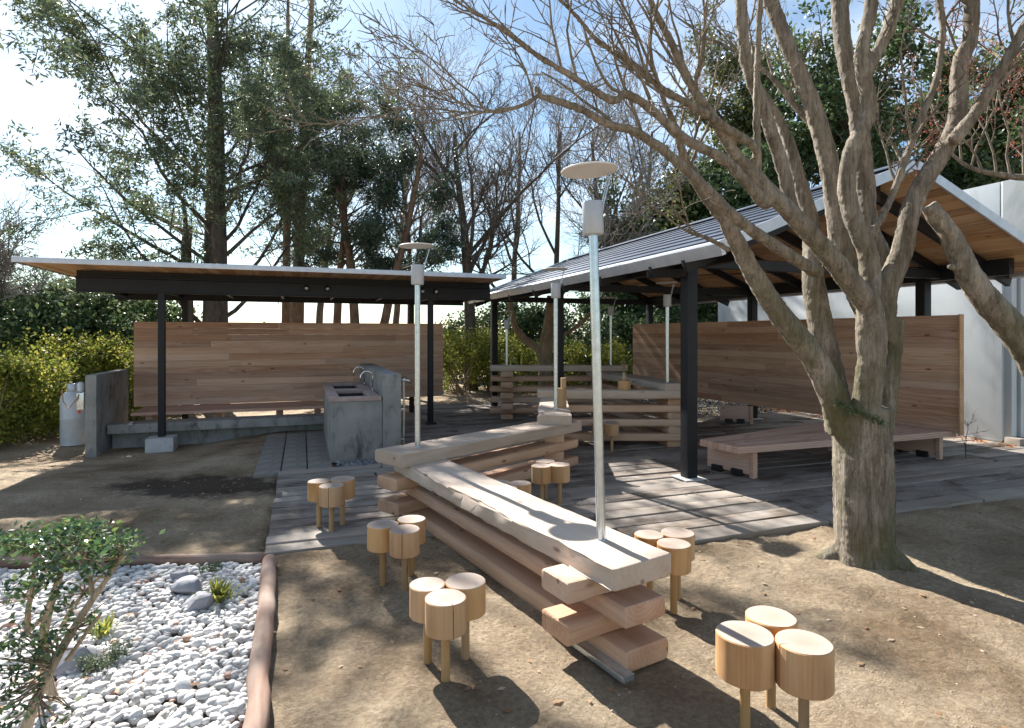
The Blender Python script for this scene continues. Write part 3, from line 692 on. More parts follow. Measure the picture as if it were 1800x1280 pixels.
for ss in (.75, 1.95):
    a = np.linspace(0, math.pi, 10); ptsf = [(0, 0, 0), (0, 0, .20)]+[(-.085+.085*math.cos(q), 0, .20+.085*math.sin(q)) for q in a[1:]]+[(-.17, 0, .15)]
    tp = put('tap', tubes('tap', [(np.array(ptsf)[::1], np.full(len(ptsf), .009))], 10, True), MG(u1-.04, s0+ss, .81), sk, M_chrome)
    put('tap_handle', tubes('h', [(np.array([(0, 0, .06), (-.03, -.05, .10)]), np.array([.008, .006]))], 8, True), MG(u1-.04, s0+ss, .81), tp, M_chrome)
    put('tap_base', lathe([(.02, 0), (.02, .03), (.012, .04)], 14), MG(u1-.04, s0+ss, .808), tp, M_chrome)
for ss in (.25, 1.0, 1.3):
    q = put('garden_tap', tubes('g', [(np.array([(0, 0, 0), (.07, 0, 0), (.13, 0, -.005), (.15, 0, -.05)]), np.array([.012, .014, .012, .01]))], 10, True), MG(u1+.24, s0+ss-.1, 1.0), sk, M_chrome)
    put('tap_handle', box(-.028, .028, -.008, .008, 0, .012, .003), MG(u1+.31, s0+ss-.1, 1.035), q, M_rubber)
    put('tap_stem', lathe([(.007, 0), (.007, .035)], 10), MG(u1+.31, s0+ss-.1, 1.0), q, M_chrome)
put('water_pipe', tubes('wp', [(np.array([(0, 0, .0), (0, 0, .35), (.005, 0, .6), (0, 0, .99)]), np.full(4, .0125))], 10, True), MG(u1+.282, s0+.04), sk, M_pipe)
for zz in (.22, .62): put('pipe_clip', box(-.02, .02, -.02, .02, 0, .018, .003), MG(u1+.265, s0+.04, zz), sk, M_galv)

# gas cylinder
gc = pz(130, 781, -.16); gas = thing('gas_cylinder', 'grey white gas cylinder standing against the concrete wall', 'gas cylinder', MT(gc))
rb = .185
put('tank', lathe([(rb-.03, .035), (rb-.01, .05), (rb, .09), (rb, .42), (rb+.003, .43), (rb, .44), (rb, .74), (rb-.02, .80), (rb-.07, .85), (.06, .875), (.03, .88)], 32), MT(gc), gas, M_tank)
put('foot_ring', lathe([(rb-.012, 0), (rb-.008, .0), (rb-.008, .075), (rb-.012, .075)], 32), MT(gc), gas, M_tank)
cage = []; n = 18
V = []; Fc = []
for i in range(n+1):
    a = rad(40)+rad(280)*i/n
    for rr, z in ((.095, .84), (.095, .985)): V.append((rr*math.cos(a), rr*math.sin(a), z))
    if i < n and i not in (5, 6, 11, 12): Fc.append((2*i, 2*i+2, 2*i+3, 2*i+1))
me = mesh('collar', V, Fc, True); o = put('valve_collar', me, MT(gc), gas, M_tank); md = o.modifiers.new('s', 'SOLIDIFY'); md.thickness = .006
put('valve', lathe([(.018, .87), (.018, .95), (.03, .955), (.03, .98), (.01, .985)], 14), MT(gc), gas, M_galv)
rg = MG(-7.12, 4.95, .78); reg = thing('gas_regulator', 'white gas regulator box with hoses on the side of the concrete wall', 'regulator', rg)
put('housing', lathe([(.03, -.02), (.045, .0), (.045, .09), (.035, .12), (.02, .13)], 18), rg, reg, M_tank)
put('bracket', box(-.04, .05, -.05, .05, -.28, -.03, .005), rg, reg, M_galv)
put('hose', tubes('hs', [(np.array([(0, -.03, -.02), (-.03, -.08, -.12), (-.12, -.1, -.25), (-.2, -.06, -.15), (-.22, -.05, .02)]), np.full(5, .009))], 8, True), rg, reg, plain('hose_orange', (.35, .22, .12), .5))
put('red_tag', box(-.018, .018, -.004, .004, -.33, -.285, .002), rg @ Matrix.Translation((0, -.07, 0)), reg, M_red)

# ------------------------------------------------------------------ big shelter
bs = thing('gabled_shelter', 'open gabled shelter with black steel frame and metal roof, right', 'shelter', MG(2, 3))
PU = (0, 4.0); PS = ((0, 3.5, 7.0), (.25, 3.5, 7.0))
for k, uu in enumerate(PU):
    for ss in PS[k]:
        o = put('post', box(-.065, .065, -.065, .065, .0, 2.33, .004), MG(uu, ss, .034), bs, M_black)
        put('base_plate', box(-.14, .14, -.14, .14, .0, .012, .003), MG(uu, ss, .030), o, M_foot)
zE, zP, uE0, uE1, uR = 2.40, 3.37, -.45, 4.45, 2.0
SL = (zP-zE)/(uR-uE0); sA, sB = -1.07, 7.45; LEN = sB-sA
def RM(u, s, side):
    """frame on the roof underside: local X along the eave (s), local Y down the slope"""
    z = zP-abs(u-uR)*SL
    ang = math.atan(SL)
    x = Vector((-SU, CU, 0)); dwn = Vector((CU, SU, 0))*side; y = (dwn*math.cos(ang)-Vector((0, 0, 1))*math.sin(ang))
    zv = x.cross(y)
    if zv.z < 0: x = -x; zv = x.cross(y)
    m = Matrix((x, y, zv)).transposed().to_4x4(); m.translation = G(u, s, z); return m
for k, uu in enumerate(PU):
    put('plate_beam', timber(LEN-.7, .09, .20, .004, 0, 0, 1), MG(uu, sA+.25, 2.33, rad(90)), bs, M_black)
for ss in (0, 3.5, 7.0):
    put('tie_beam', timber(4.25, .06, .12, .004, 0, 0, 1), MG(-.12, ss, 2.35), bs, M_black)
for ss in (-.53, .06, 1.2, 2.35, 3.5, 4.7, 5.8, 7.0):
    for side in (-1, 1):
        a_ = G(uR, ss, zP-.19); e_ = G(uR+side*2.42, ss, zP-.19-2.42*SL)
        put('rafter', timber((e_-a_).length, .055, .13, .004, 0, 0, 1), MX(a_, e_), bs, M_black)
put('ridge_beam', timber(LEN-.8, .08, .20, .004, 0, 0, 1), MG(uR, sA+.4, zP-.28, rad(90)), bs, M_black)
put('beam_end', timber(.42, .10, .09, .004, 0, 0, 1), MG(-.06, -.03, 2.24, rad(90+62)), bs, M_black)
rods = []
for a_, b_ in (((0, 0), (4, 3.5)), ((4, 0), (0, 3.5)), ((0, 3.5), (4, 7)), ((4, 3.5), (0, 7))):
    rods.append((G(*a_, 2.52), G(*b_, 2.52)))
for a_, b_ in rods: put('tie_rod', tubes('rod', [(np.array([a_, b_]), np.full(2, .007))], 6), par=bs, mat=M_black)
hw = math.hypot(uR-uE0, zP-zE); nbd = 17; bw = hw/nbd
for side in (-1, 1):
    for j in range(nbd):
        uc = uR+side*(j+.5)*(uR-uE0)/nbd; x = 0; first = True
        while x < LEN-.01:
            l_ = rd.choice((2.4, 3.0))*(rd.uniform(.4, 1) if first else 1); first = False
            l_ = LEN-x if LEN-x-l_ < .6 else round(l_, 1)
            m_ = RM(uc, (sA+x) if side*1 < 0 else (sA+x+l_), side)
            xs_ = m_.to_3x3() @ Vector((1, 0, 0)); sdir = Vector((-SU, CU, 0))
            m_.translation = G(uc, sA+x if xs_.dot(sdir) > 0 else sA+x+l_, zP-abs(uc-uR)*SL)
            put('soffit_board', timber(l_-.002, bw-.003, .018, .0015, 0, 0, 1), m_ @ Matrix.Translation((0, 0, -.018)), bs, M_soffit)
            x += l_
    nsh = 9; shw = (hw+.05)/nsh
    for j in range(nsh):
        uc = uR+side*(j+.5)*(uR-uE0+.02)/nsh; m_ = RM(uc, 0, side); xs_ = m_.to_3x3() @ Vector((1, 0, 0))
        m_.translation = G(uc, sA-.02 if xs_.dot(Vector((-SU, CU, 0))) > 0 else sB+.02, zP-abs(uc-uR)*SL)
        put('roof_sheet', box(0, LEN+.04, -shw/2-.03, shw/2, .008, .026, .004), m_ @ Matrix.Rotation(rad(3.2), 4, 'X') @ Matrix.Translation((0, 0, .012)), bs, M_roofm)
    # ribs along the eave, gutter, rake trims
    ue = uR+side*(uR-uE0); m_ = RM(ue, 0, side); xs_ = m_.to_3x3() @ Vector((1, 0, 0))
    m_.translation = G(ue, sA-.03 if xs_.dot(Vector((-SU, CU, 0))) > 0 else sB+.03, zE)
    put('eave_trim', box(0, LEN+.06, -.02, .03, -.075, .045, .006), m_, bs, M_trim)
    put('eave_flashing', box(0, LEN+.06, -.17, -.025, .040, .048, .002), m_ @ Matrix.Rotation(rad(1.5), 4, 'X'), bs, M_trim)
    for ss in (sA-.03, sB+.0):
        a_ = G(uR, ss, zP-.045); e_ = G(ue+side*.02, ss, zE-.045-.02*SL)
        put('rake_trim', timber((e_-a_).length, .026, .105, .003, 0, 0, 1), MX(a_, e_), bs, M_trim)
put('ridge_cap', prism([(-.13, -.055), (0, 0), (.13, -.055), (.13, -.045), (0, .012), (-.13, -.045)], 0, LEN+.06, .0), MG(uR, sB+.03, zP+.07) @ Matrix.Rotation(rad(90), 4, 'X'), bs, M_roofm)

# right screen (not quite on the grid) and platform bench
n0 = Vector((5.6, 7.35, 0)); n1 = Vector((2.8, 13.6, 0)); Lr = (n1-n0).length
sc2 = screen('timber_screen', 'low wall of horizontal cedar boards on the far side of the gabled shelter', MX(n0, n1), Lr, .37, 1.86, 14, (2.0, 2.6, 3.2), M_board, 9, side=1)
put('end_cap', box(-.022, -.002, -.03, .05, .36, 1.866, .002), MX(n0, n1), sc2, M_soffit)
def trestle(M, L, par):
    put('support_board', box(0, L, -.022, .022, .06, .335, .004), M, par, M_bench)
    put('support_end', box(L+.002, L+.05, -.04, .04, .02, .335, .004), M, par, M_bench)
    for x in (.08, L-.22): put('foot', box(x, x+.13, -.03, .03, .028, .10, .003), M @ Matrix.Translation((0, -.03, 0)), par, M_rubber)
pb = thing('platform_bench', 'wide low cedar platform bench behind the maple trunk', 'bench', MT((3.8, 7.3, 0)))
A_, B_, C_, D_ = Vector((2.44, 6.34)), Vector((5.60, 7.42)), Vector((5.02, 8.6)), Vector((2.175, 6.82))
nbd = 6
for k in range(nbd):
    f0, f1 = k/nbd, (k+1)/nbd-.004
    q = [A_.lerp(D_, f0), B_.lerp(C_, f0), B_.lerp(C_, f1), A_.lerp(D_, f1)]
    o_ = q[0]; ang = math.atan2((q[1]-q[0]).y, (q[1]-q[0]).x); loc = [Matrix.Rotation(-ang, 2) @ (p_-o_) for p_ in q]
    put('top_board', prism([(p_.x, p_.y) for p_ in loc], .325, .40, .004), MT((o_.x, o_.y, 0), ang), pb, M_bench)
trestle(MT((2.33, 6.98, 0), math.atan2(6.42-6.98, 2.72-2.33)) , .56, pb)
trestle(MT((4.25, 7.9, 0), math.atan2(-.62, .33)), .75, pb)
trestle(MT((5.05, 8.3, 0), math.atan2(-.62, .33)), .85, pb)
for f in (.55, .8):
    q = n0.lerp(n1, f); nn = Vector((-(n1-n0).y, (n1-n0).x, 0)).normalized()
    trestle(MT((q.x-.28, q.y-.1, 0), rad(-15)), .5, sc2)
put('end_foot', box(-.05, .05, -.07, .07, .03, .36, .003), MT(Vector((5.3, 8.0, 0))), sc2, M_rubber)

# ------------------------------------------------------------------ concrete building
bd = thing('concrete_building', 'pale concrete building with grooved columns at the right edge', 'building', MT((7.6, 9, 0)))
wallp = [pz(1762, 781, 0), None]
w0 = Vector((7.22, 8.67, 0)); wd_ = Vector((-SU, CU, 0)); Lw = 6.3
MWall = MX(w0, w0+wd_)
pl = 2.1; x = 0; k = 0
while x < Lw-.05:
    l_ = min(pl, Lw-x)
    put('wall_panel', box(x+.004, x+l_-.004, -.30, -.0, -.1, 3.02, .004), MWall, bd, M_wallc)
    put('parapet_panel', box(x+.004, x+l_-.004, -.42, .05, 3.03, 3.86, .006), MWall, bd, M_wallc); x += l_
put('wall_foot', box(0, Lw, -.30, .015, -.1, .05, .003), MWall, bd, M_conc)
# returning grooved part to the right of the wall's near end
for k in range(9):
    put('column_rib', box(k*.13, k*.13+.095, -.06-(.03 if k % 2 else 0), .10, 0, 3.0, .012), MT(w0+Vector((.05, -.03, 0)), GA-rad(8)), bd, M_wallc)
put('recess_wall', box(0, 4, .11, .3, -.1, 3.0), MT(w0+Vector((.05, -.03, 0)), GA-rad(8)), bd, M_wallc)
for x in (-2.4, -.3):
    put('parapet_panel', box(x-.0, x+2.09, -.42, .05, 3.03, 3.86, .006), MX(w0-wd_*.02, w0-wd_*1.02) @ Matrix.Rotation(math.pi, 4, 'X') if 0 else MT(w0+wd_*(-2.12 if x < -1 else -.004)-Vector((0, 0, 0)), GA+rad(90)) @ Matrix.Translation((0-x if x < -1 else -2.1+.3, 0, 0)) , bd, M_wallc)
put('wood_threshold', timber(.9, .22, .12, .01, .004, 3, 6), MT((7.22, 8.50, .0), GA-rad(5)), mat=M_sleeper, label='dark old timber sleeper lying at the foot of the grooved columns', cat='sleeper')

# ------------------------------------------------------------------ leaves and plants
def leafcloud(name, C, size, n_each=None, seed=0, elong=2.2, spread=None, flat=0.0, droop=0.):
    """C: (m,3) leaf positions; one rhombus per leaf"""
    r = np.random.default_rng(seed); m = len(C); a = r.normal(size=(m, 3)); a[:, 2] = a[:, 2]*(1-flat)-droop
    a /= np.linalg.norm(a, axis=1, keepdims=True); b = r.normal(size=(m, 3)); b[:, 2] *= (1-flat*.6)
    b -= a*(a*b).sum(1, keepdims=True); b /= np.linalg.norm(b, axis=1, keepdims=True)+1e-9
    s = size*r.uniform(.65, 1.3, (m, 1)); wv = s/elong/2
    V = np.stack([C, C+a*s*.45+b*wv, C+a*s, C+a*s*.45-b*wv], 1).reshape(-1, 3)
    return quads(name, V, m)
def grow(rng, p, d, L, r, lvl, cfg, out, tips):
    c = cfg[lvl]; n = max(3, int(c.get('n', 5))); pts = [p.copy()]; rr = [r]; q = p.copy(); dd = d/np.linalg.norm(d)
    taper = c.get('taper', .35)
    for i in range(n):
        dd = dd+rng.normal(0, c['wan'], 3)+np.array([0, 0, c.get('up', 0)]); dd /= np.linalg.norm(dd)
        q = q+dd*L/n; pts.append(q.copy()); rr.append(r*(1-(1-taper)*(i+1)/n))
    out.append((lvl, np.array(pts), np.array(rr)))
    if lvl+1 < len(cfg):
        k = c['kids']; k = int(rng.integers(k[0], k[1]+1))
        for i in range(k):
            f = c.get('from', .25)+(1-c.get('from', .25))*(i+rng.random())/k; f = min(f, .999); j = f*n; j0 = int(j); t_ = j-j0
            pp = pts[j0]*(1-t_)+pts[min(j0+1, n)]*t_; tg = pts[min(j0+1, n)]-pts[j0]; tg = tg/np.linalg.norm(tg)
            rv = rng.normal(size=3); rv -= tg*rv.dot(tg); rv /= np.linalg.norm(rv)
            an = rad(rng.uniform(*c['ang'])); nd = tg*math.cos(an)+rv*math.sin(an)
            if 'lev' in c: nd[2] = nd[2]*(1-c['lev'])+c.get('lz', 0)
            fall = 1-c.get('fall', .4)*f
            grow(rng, pp, nd, L*c['len']*fall*rng.uniform(.75, 1.2), max(r*(1-(1-taper)*f)*c.get('rr', .55), .003), lvl+1, cfg, out, tips)
        if c.get('cont', True) and lvl > 0:
            grow(rng, pts[-1], dd, L*c['len'], rr[-1], lvl+1, cfg, out, tips)
    else: tips.append(np.array(pts))
def skeleton(out, minr=0.): return [(p, np.maximum(r, minr)) for l, p, r in out]
def around(tips, per, R, rng, flat=.6):
    P = np.concatenate([t[1:] for t in tips]); C = np.repeat(P, per, axis=0); o_ = rng.normal(size=C.shape)*R; o_[:, 2] *= flat
    return C+o_
BARE = [dict(n=8, wan=.05, up=.03, kids=(7, 10), ang=(22, 50), len=.55, rr=.55, **{'from': .25}, taper=.3, fall=.5),
        dict(n=6, wan=.13, up=.06, kids=(5, 7), ang=(25, 50), len=.55, rr=.6, **{'from': .2}, taper=.4),
        dict(n=5, wan=.14, up=.06, kids=(6, 7), ang=(25, 55), len=.55, rr=.6, taper=.4, **{'from': .15}),
        dict(n=4, wan=.15, up=.05, kids=(3, 5), ang=(25, 55), len=.6, rr=.6, taper=.45, **{'from': .1}),
        dict(n=3, wan=.16, kids=(0, 0), ang=(0, 0), len=.5, taper=.5)]
def bare_tree(x, y, h, r, lab, seed, lean=(0, 0), group='bare winter trees behind the shelters', mat=None, cfg=BARE, minr=.006, lens=1.0, base=0, buds=0):
    rng = np.random.default_rng(seed); out = []; tips = []
    grow(rng, np.array([0, 0, -.2]), np.array([lean[0], lean[1], 1.]), h*lens, r, 0, cfg, out, tips)
    root = thing('bare_tree', lab, 'tree', MT((x, y, base)), group)
    lo = [(p, q) for l, p, q in out if l < 2]; hi = [(p, np.maximum(q, minr)) for l, p, q in out if l >= 2]
    put('trunk', tubes('trunk', lo, 9), MT((x, y, base)), root, mat or M_barkd)
    put('crown', tubes('crown', hi, 4), MT((x, y, base)), root, mat or M_twig, kind='stuff')
    if buds:
        C = around(tips, buds, .03, rng)
        put('buds', leafcloud('buds', C, .05, seed=seed), MT((x, y, base)), root, M_red_bud, kind='stuff')
    return root
CONIF = [dict(n=14, wan=.008, kids=(40, 40), ang=(52, 82), len=.48, rr=.22, **{'from': .16}, taper=.25, fall=.62),
         dict(n=9, wan=.12, up=.05, kids=(11, 14), ang=(30, 65), len=.34, rr=.45, taper=.2, **{'from': .22}),
         dict(n=4, wan=.12, up=-.02, kids=(4, 6), ang=(25, 60), len=.5, rr=.5, taper=.4, **{'from': .15}),
         dict(n=3, wan=.12, up=-.08, kids=(0, 0), ang=(0, 0), len=.5, taper=.5)]
def conifer(x, y, h, r, lab, seed, cfg, mat, leaf=.13, per=6, R=.10, trunkm=None, base=0, lean=(0, 0), name='conifer_tree', group='tall evergreens behind the shelters', elong=3.5, keep=None):
    rng = np.random.default_rng(seed); out = []; tips = []
    grow(rng, np.array([0, 0, -.3]), np.array([lean[0], lean[1], 1.]), h, r, 0, cfg, out, tips)
    root = thing(name, lab, 'tree', MT((x, y, base)), group)
    lo = [(p, q) for l, p, q in out if l < 1]; md = [(p, np.maximum(q, .012)) for l, p, q in out if l == 1]; hi = [(p, np.maximum(q, .006)) for l, p, q in out if l >= 2]
    put('trunk', tubes('trunk', lo, 14, wob=.05), MT((x, y, base)), root, trunkm or M_barkd)
    put('limbs', tubes('limbs', md, 6), MT((x, y, base)), root, M_barkd)
    if keep: hi = [q for q in hi if keep(q[0])]
    if hi: put('twigs', tubes('twigs', hi, 3), MT((x, y, base)), root, M_barkd, kind='stuff')
    if keep: tips = [t for t in tips if keep(t)]
    C = around(tips, per, R, rng)
    put('crown', leafcloud('crown', C, leaf, seed=seed+1, elong=elong, droop=.25), MT((x, y, base)), root, mat, kind='stuff')
    return root, len(C)
nl = 0
def clumps(cell, lo, hi, ztop, seed):
    # foliage gathers in clumps: keep whole neighbourhoods of shoots, thinned near the crown's top to let sun reach the foreground
    def f(t):
        p = t[-1]; x, y, z = (p[0]+p[1]*.3)/cell, p[1]/cell, p[2]/cell
        v = .6*vnoise(np.array([x*1.0+z*.37]), np.array([z+y*.5]), 1., seed)[0]+.4*vnoise(np.array([x*2+9]), np.array([z*2+y]), 1., seed+1)[0]
        return v > (lo if p[2] < ztop else hi)
    return f
root, k = conifer(-7.06, 14.0, 11.6, .33, 'large evergreen with thick bark trunk and wide drooping boughs, left', 11, CONIF, M_conif, .115, 14, .08, keep=clumps(1.0, .38, .88, 8.5, 3)); nl += k
C2 = [dict(CONIF[0], kids=(34, 34), len=.22, fall=.5, **{'from': .33})]+CONIF[1:]
root, k = conifer(-7.0, 18.2, 12.6, .16, 'slender straight evergreen, left one of a close pair', 12, C2, M_conif2, .115, 8, .10, M_barkr, keep=clumps(1.0, .50, .75, 9.8, 5)); nl += k
root, k = conifer(-6.45, 17.6, 13, .22, 'slender straight evergreen, right one of a close pair', 13, C2, M_conif, .115, 9, .10, M_barkr, keep=clumps(1.0, .50, .78, 9.8, 7)); nl += k
# pine-like clump with several bent stems
PINE = [dict(n=9, wan=.05, up=.02, kids=(12, 14), ang=(35, 75), len=.27, rr=.42, **{'from': .42}, taper=.35, fall=.3),
        dict(n=6, wan=.14, up=.05, kids=(8, 10), ang=(30, 60), len=.42, rr=.5, taper=.3, **{'from': .35}),
        dict(n=4, wan=.14, up=.03, kids=(5, 6), ang=(30, 60), len=.45, rr=.5, taper=.4, **{'from': .2}),
        dict(n=3, wan=.14, kids=(0, 0), ang=(0, 0), len=.5, taper=.5)]
for i, (pxx, yy, h, r_, ln, lab) in enumerate(((590, 17.0, 6.9, .15, (-.05, 0), 'dark evergreen with a leaning slender trunk, left of the multi-stem clump'), (632, 16.4, 7.1, .17, (-.04, .02), 'dark evergreen, left stem of the multi-stem clump above the shelter roof'), (652, 16.6, 7.2, .16, (.06, 0), 'dark evergreen, right stem of the multi-stem clump above the shelter roof'))):
    root, k = conifer((pxx-900)/F*yy, yy, h, r_, lab, 30+i, PINE, M_conif2, .13, 8, .13, M_barkr, lean=ln, keep=clumps(.8, .50, .50, 9, 21+i)); nl += k
# bare trees
for i, (pxx, yy, h, r_, ln, lab, mt) in enumerate((
    (722, 20, 9.5, .13, (0, 0), 'bare winter tree right of the dark evergreen clump', None),
    (830, 17.5, 9.5, .21, (-.03, 0), 'large bare tree with dark forked trunk behind the shelters gap', M_barkd),
    (905, 22, 11, .15, (.03, 0), 'bare tree with fine grey twigs above the black post tops', None),
    (985, 21, 10.5, .15, (-.05, 0), 'bare tree behind the third pole lamp', None),
    (1040, 19, 9.5, .14, (.04, 0), 'bare tree directly behind the tallest pole lamp', None),
    (1085, 24, 11.5, .16, (-.03, 0), 'far bare tree left of the dark green evergreen', None),
    (560, 24, 13, .17, (.03, 0), 'tall thin bare tree between the evergreen pair and the clump', None),
    (690, 26, 14, .17, (.02, 0), 'tallest far bare tree showing over the dark clump', None),
    (10, 13, 6.5, .09, (.02, 0), 'thin bare tree at the left edge of the view', None),
    (60, 15, 5.0, .07, (-.08, 0), 'small bare tree leaning left beside the shelter roof', None))):
    bare_tree((pxx-900)/F*yy, yy, h*(.85 if pxx > 100 else .55), r_, lab, 50+i, ln, mat=mt)
# snag left of the big trunk
sn = thing('tree_snag', 'cut leafless tree stem beside the large evergreen trunk', 'tree', MT((-7.5, 13.6, 0)))
put('trunk', tubes('snag', [(np.array([(0, 0, -.2), (.02, 0, 2), (-.03, 0, 3.6), (.02, 0, 4.15)]), np.array([.13, .12, .11, .10])), (np.array([(0, 0, 3.6), (-.05, 0, 4.3), (-.09, 0, 4.75)]), np.array([.07, .05, .045])), (np.array([(0, 0, 3.9), (-.4, 0, 4.2), (-1.2, -.2, 4.6), (-2.0, -.2, 5.4)]), np.array([.06, .055, .04, .02]))], 12), MT((-7.5, 13.6, 0)), sn, M_barkd)
# broad-leaved evergreens to the right
BROAD = [dict(n=6, wan=.06, up=.02, kids=(9, 11), ang=(25, 65), len=.55, rr=.5, **{'from': .2}, taper=.4, fall=.35),
         dict(n=5, wan=.14, up=.04, kids=(7, 9), ang=(25, 60), len=.5, rr=.55, taper=.35, **{'from': .2}),
         dict(n=4, wan=.15, up=.03, kids=(5, 7), ang=(25, 65), len=.5, rr=.5, taper=.4, **{'from': .1}),
         dict(n=3, wan=.15, kids=(0, 0), ang=(0, 0), len=.5, taper=.5)]
for i, (pxx, yy, h, r_, mt, lf, per, R, lab) in enumerate((
    (1165, 20.5, 6.6, .16, M_broad, .19, 30, .26, 'dense dark evergreen tree rising behind the metal roof, left part'),
    (1290, 19.5, 7.0, .17, M_broad, .19, 30, .26, 'dense dark evergreen tree rising behind the metal roof, middle'),
    (1390, 21, 11.5, .22, M_broad2, .18, 20, .22, 'tall olive green tree behind the maple branches'),
    (1540, 18, 11.0, .22, M_broad, .17, 15, .2, 'tall open evergreen behind the ridge of the gabled roof'),
    (1700, 19, 11.0, .22, M_broad, .17, 15, .2, 'tall dark evergreen above the concrete building'),
    (1840, 17, 9.6, .2, M_broad2, .17, 9, .18, 'olive evergreen above the right end of the building'))):
    root, k = conifer((pxx-900)/F*yy, yy, h*.8, r_, lab, 70+i, BROAD, mt, lf, per, R, name='evergreen_tree', group='broad evergreens behind the gabled shelter', elong=1.9); nl += k
# shrubs and hedges: clumpy boxes of leaves
def bush(name, lab, cat, P, rx, ry, rz, n, mt, leaf, seed, group=None, elong=1.8, stems=6, box_=False, z0=.25):
    rng = np.random.default_rng(seed); k = max(12, n//140)
    a = rng.normal(size=(k, 3)); a /= np.linalg.norm(a, axis=1, keepdims=True)
    if box_:
        c = rng.uniform(-1, 1, (k, 3)); f = rng.integers(0, 3, k); c[np.arange(k), f] = np.sign(c[np.arange(k), f])*rng.uniform(.8, 1, k); c[:, 2] = np.where(c[:, 2] < -.7, -.7+rng.random(k), c[:, 2])
    else: c = a*rng.uniform(.6, 1.0, (k, 1)); c[:, 2] = np.where(c[:, 2] < -.75, -.75, c[:, 2])
    cl = c*np.array([rx, ry, rz])+np.array([0, 0, rz+z0*0]); R = rng.uniform(.16, .30, k)*min(rx, rz, 1.0)*.9+.05
    idx_ = rng.integers(0, k, n); C = cl[idx_]+rng.normal(size=(n, 3))*R[idx_][:, None]*.75; C[:, 2] = np.maximum(C[:, 2], .05)
    root = thing(name, lab, cat, MT(P), group)
    put('foliage', leafcloud('foliage', C, leaf, seed=seed, elong=elong), MT(P), root, mt, kind='stuff')
    sg = []
    for i in range(stems*3):
        q = cl[rng.integers(0, k)]; b0 = np.array([rng.uniform(-.4, .4)*rx, rng.uniform(-.4, .4)*ry, -.1]); sg.append((np.array([b0, (b0+q)/2+rng.normal(0, .08, 3), q]), np.array([.022, .015, .008])))
    put('stems', tubes('stems', sg, 5), MT(P), root, M_stem if mt is M_hedge else M_barkd)
    return root
# left yellow-green hedge (a row of clipped shrubs)
for i, (pxx, yy, rx, rz, lab) in enumerate(((-60, 9.4, .75, .58, 'yellow-green hedge shrub at the far left edge of the view'), (25, 10.2, .75, .61, 'yellow-green hedge shrub left of the gas cylinder'), (120, 12.0, .9, .76, 'yellow-green hedge shrub behind the gas cylinder'), (205, 12.3, .9, .72, 'yellow-green hedge shrub behind the concrete side wall'))):
    bush('hedge_shrub', lab, 'hedge', Vector(((pxx-900)/F*yy, yy, -.15)), rx, .55, rz, 9500, M_hedge, .075, 100+i, 'yellow-green hedge on the left', box_=True)
for i, (pxx, yy, rx, ry, rz, mt, lab) in enumerate(((20, 13.2, 1.5, 1.2, 1.3, M_broad, 'dark green shrub above the left hedge, at the edge of view'), (130, 13.6, 1.5, 1.2, 1.45, M_broad, 'dark glossy shrub behind the left hedge under the roof corner'), (225, 15.2, 1.6, 1.2, 1.6, M_broad, 'dark glossy shrub touching the board wall, behind the hedge'), (190, 19.5, 1.6, 1.2, 2.0, M_conif2, 'dark conifer shrub showing above the left roof'), (60, 20.5, 1.9, 1.2, 1.9, M_conif2, 'dark conifer shrub above the left end of the roof'))):
    bush('evergreen_shrub', lab, 'shrub', Vector(((pxx-900)/F*yy, yy, -.2)), rx, ry, rz, 12000, mt, .13, 120+i, 'dark evergreen shrubs along the left')
for i, (pxx, yy, rx, rz, mt, lab) in enumerate(((815, 16.4, .62, .82, M_hedge, 'rounded yellow-green shrub between the two shelters'), (868, 17.4, .7, .8, M_hedge, 'yellow-green shrub behind the far left black post'), (915, 16.6, .7, .62, M_hedge, 'yellow-green shrub behind the far end of the counter'), (990, 17.5, .9, .75, M_broad, 'green shrub right of the small bent tree'), (1045, 16.6, .8, .62, M_hedge, 'yellow-green shrub behind the tallest lamp pole'), (1090, 18.0, 1.1, 1.1, M_broad, 'glossy green shrub left of the right board wall'), (1180, 18.6, 1.2, 1.35, M_broad, 'glossy green shrub behind the nearest black post'), (1240, 19.4, 1.1, 1.4, M_broad, 'glossy green shrub beside the concrete building'), (950, 19.6, 1.4, 1.25, M_broad, 'dark shrub behind the small bent tree'), (890, 20.4, 1.4, 1.4, M_broad, 'dark shrub in the gap left of the middle post'), (1040, 20.6, 1.5, 1.7, M_broad, 'tall dark shrub behind the far lamp'), (1130, 21.2, 1.5, 2.0, M_broad, 'tall dark shrub under the gabled roof line'), (815, 21.8, 1.3, 1.2, M_broad, 'dark shrub far behind the yellow-green shrub'))):
    bush('garden_shrub', lab, 'shrub', Vector(((pxx-900)/F*yy, yy, 0)), rx, .7, rz, 5200 if rx < 1 else 7500, mt, .08 if mt is M_hedge else .12, 140+i, 'shrubs seen between the shelters', box_=mt is M_hedge)
# small bent tree behind the counter
bt = thing('bent_tree', 'small leafless tree with bent forked trunk behind the counter', 'tree', MT((.6, 14.0, 0)))
def PP(l, Y): return np.array([px(u, v, Y) for u, v in l])-np.array([.6, 14.0, 0])
put('trunk', tubes('bent', [(PP([(962, 705), (958, 660), (960, 600), (966, 560), (968, 520)], 14), np.array([.19, .16, .15, .12, .09])), (PP([(955, 640), (948, 615), (920, 595), (905, 575), (898, 545), (895, 525)], 14), np.array([.12, .10, .09, .08, .07, .05])), (PP([(966, 570), (990, 590), (1020, 570), (1045, 545)], 14), np.array([.05, .05, .05, .04]))], 12, wob=.04), MT((.6, 14.0, 0)), bt, M_stem)
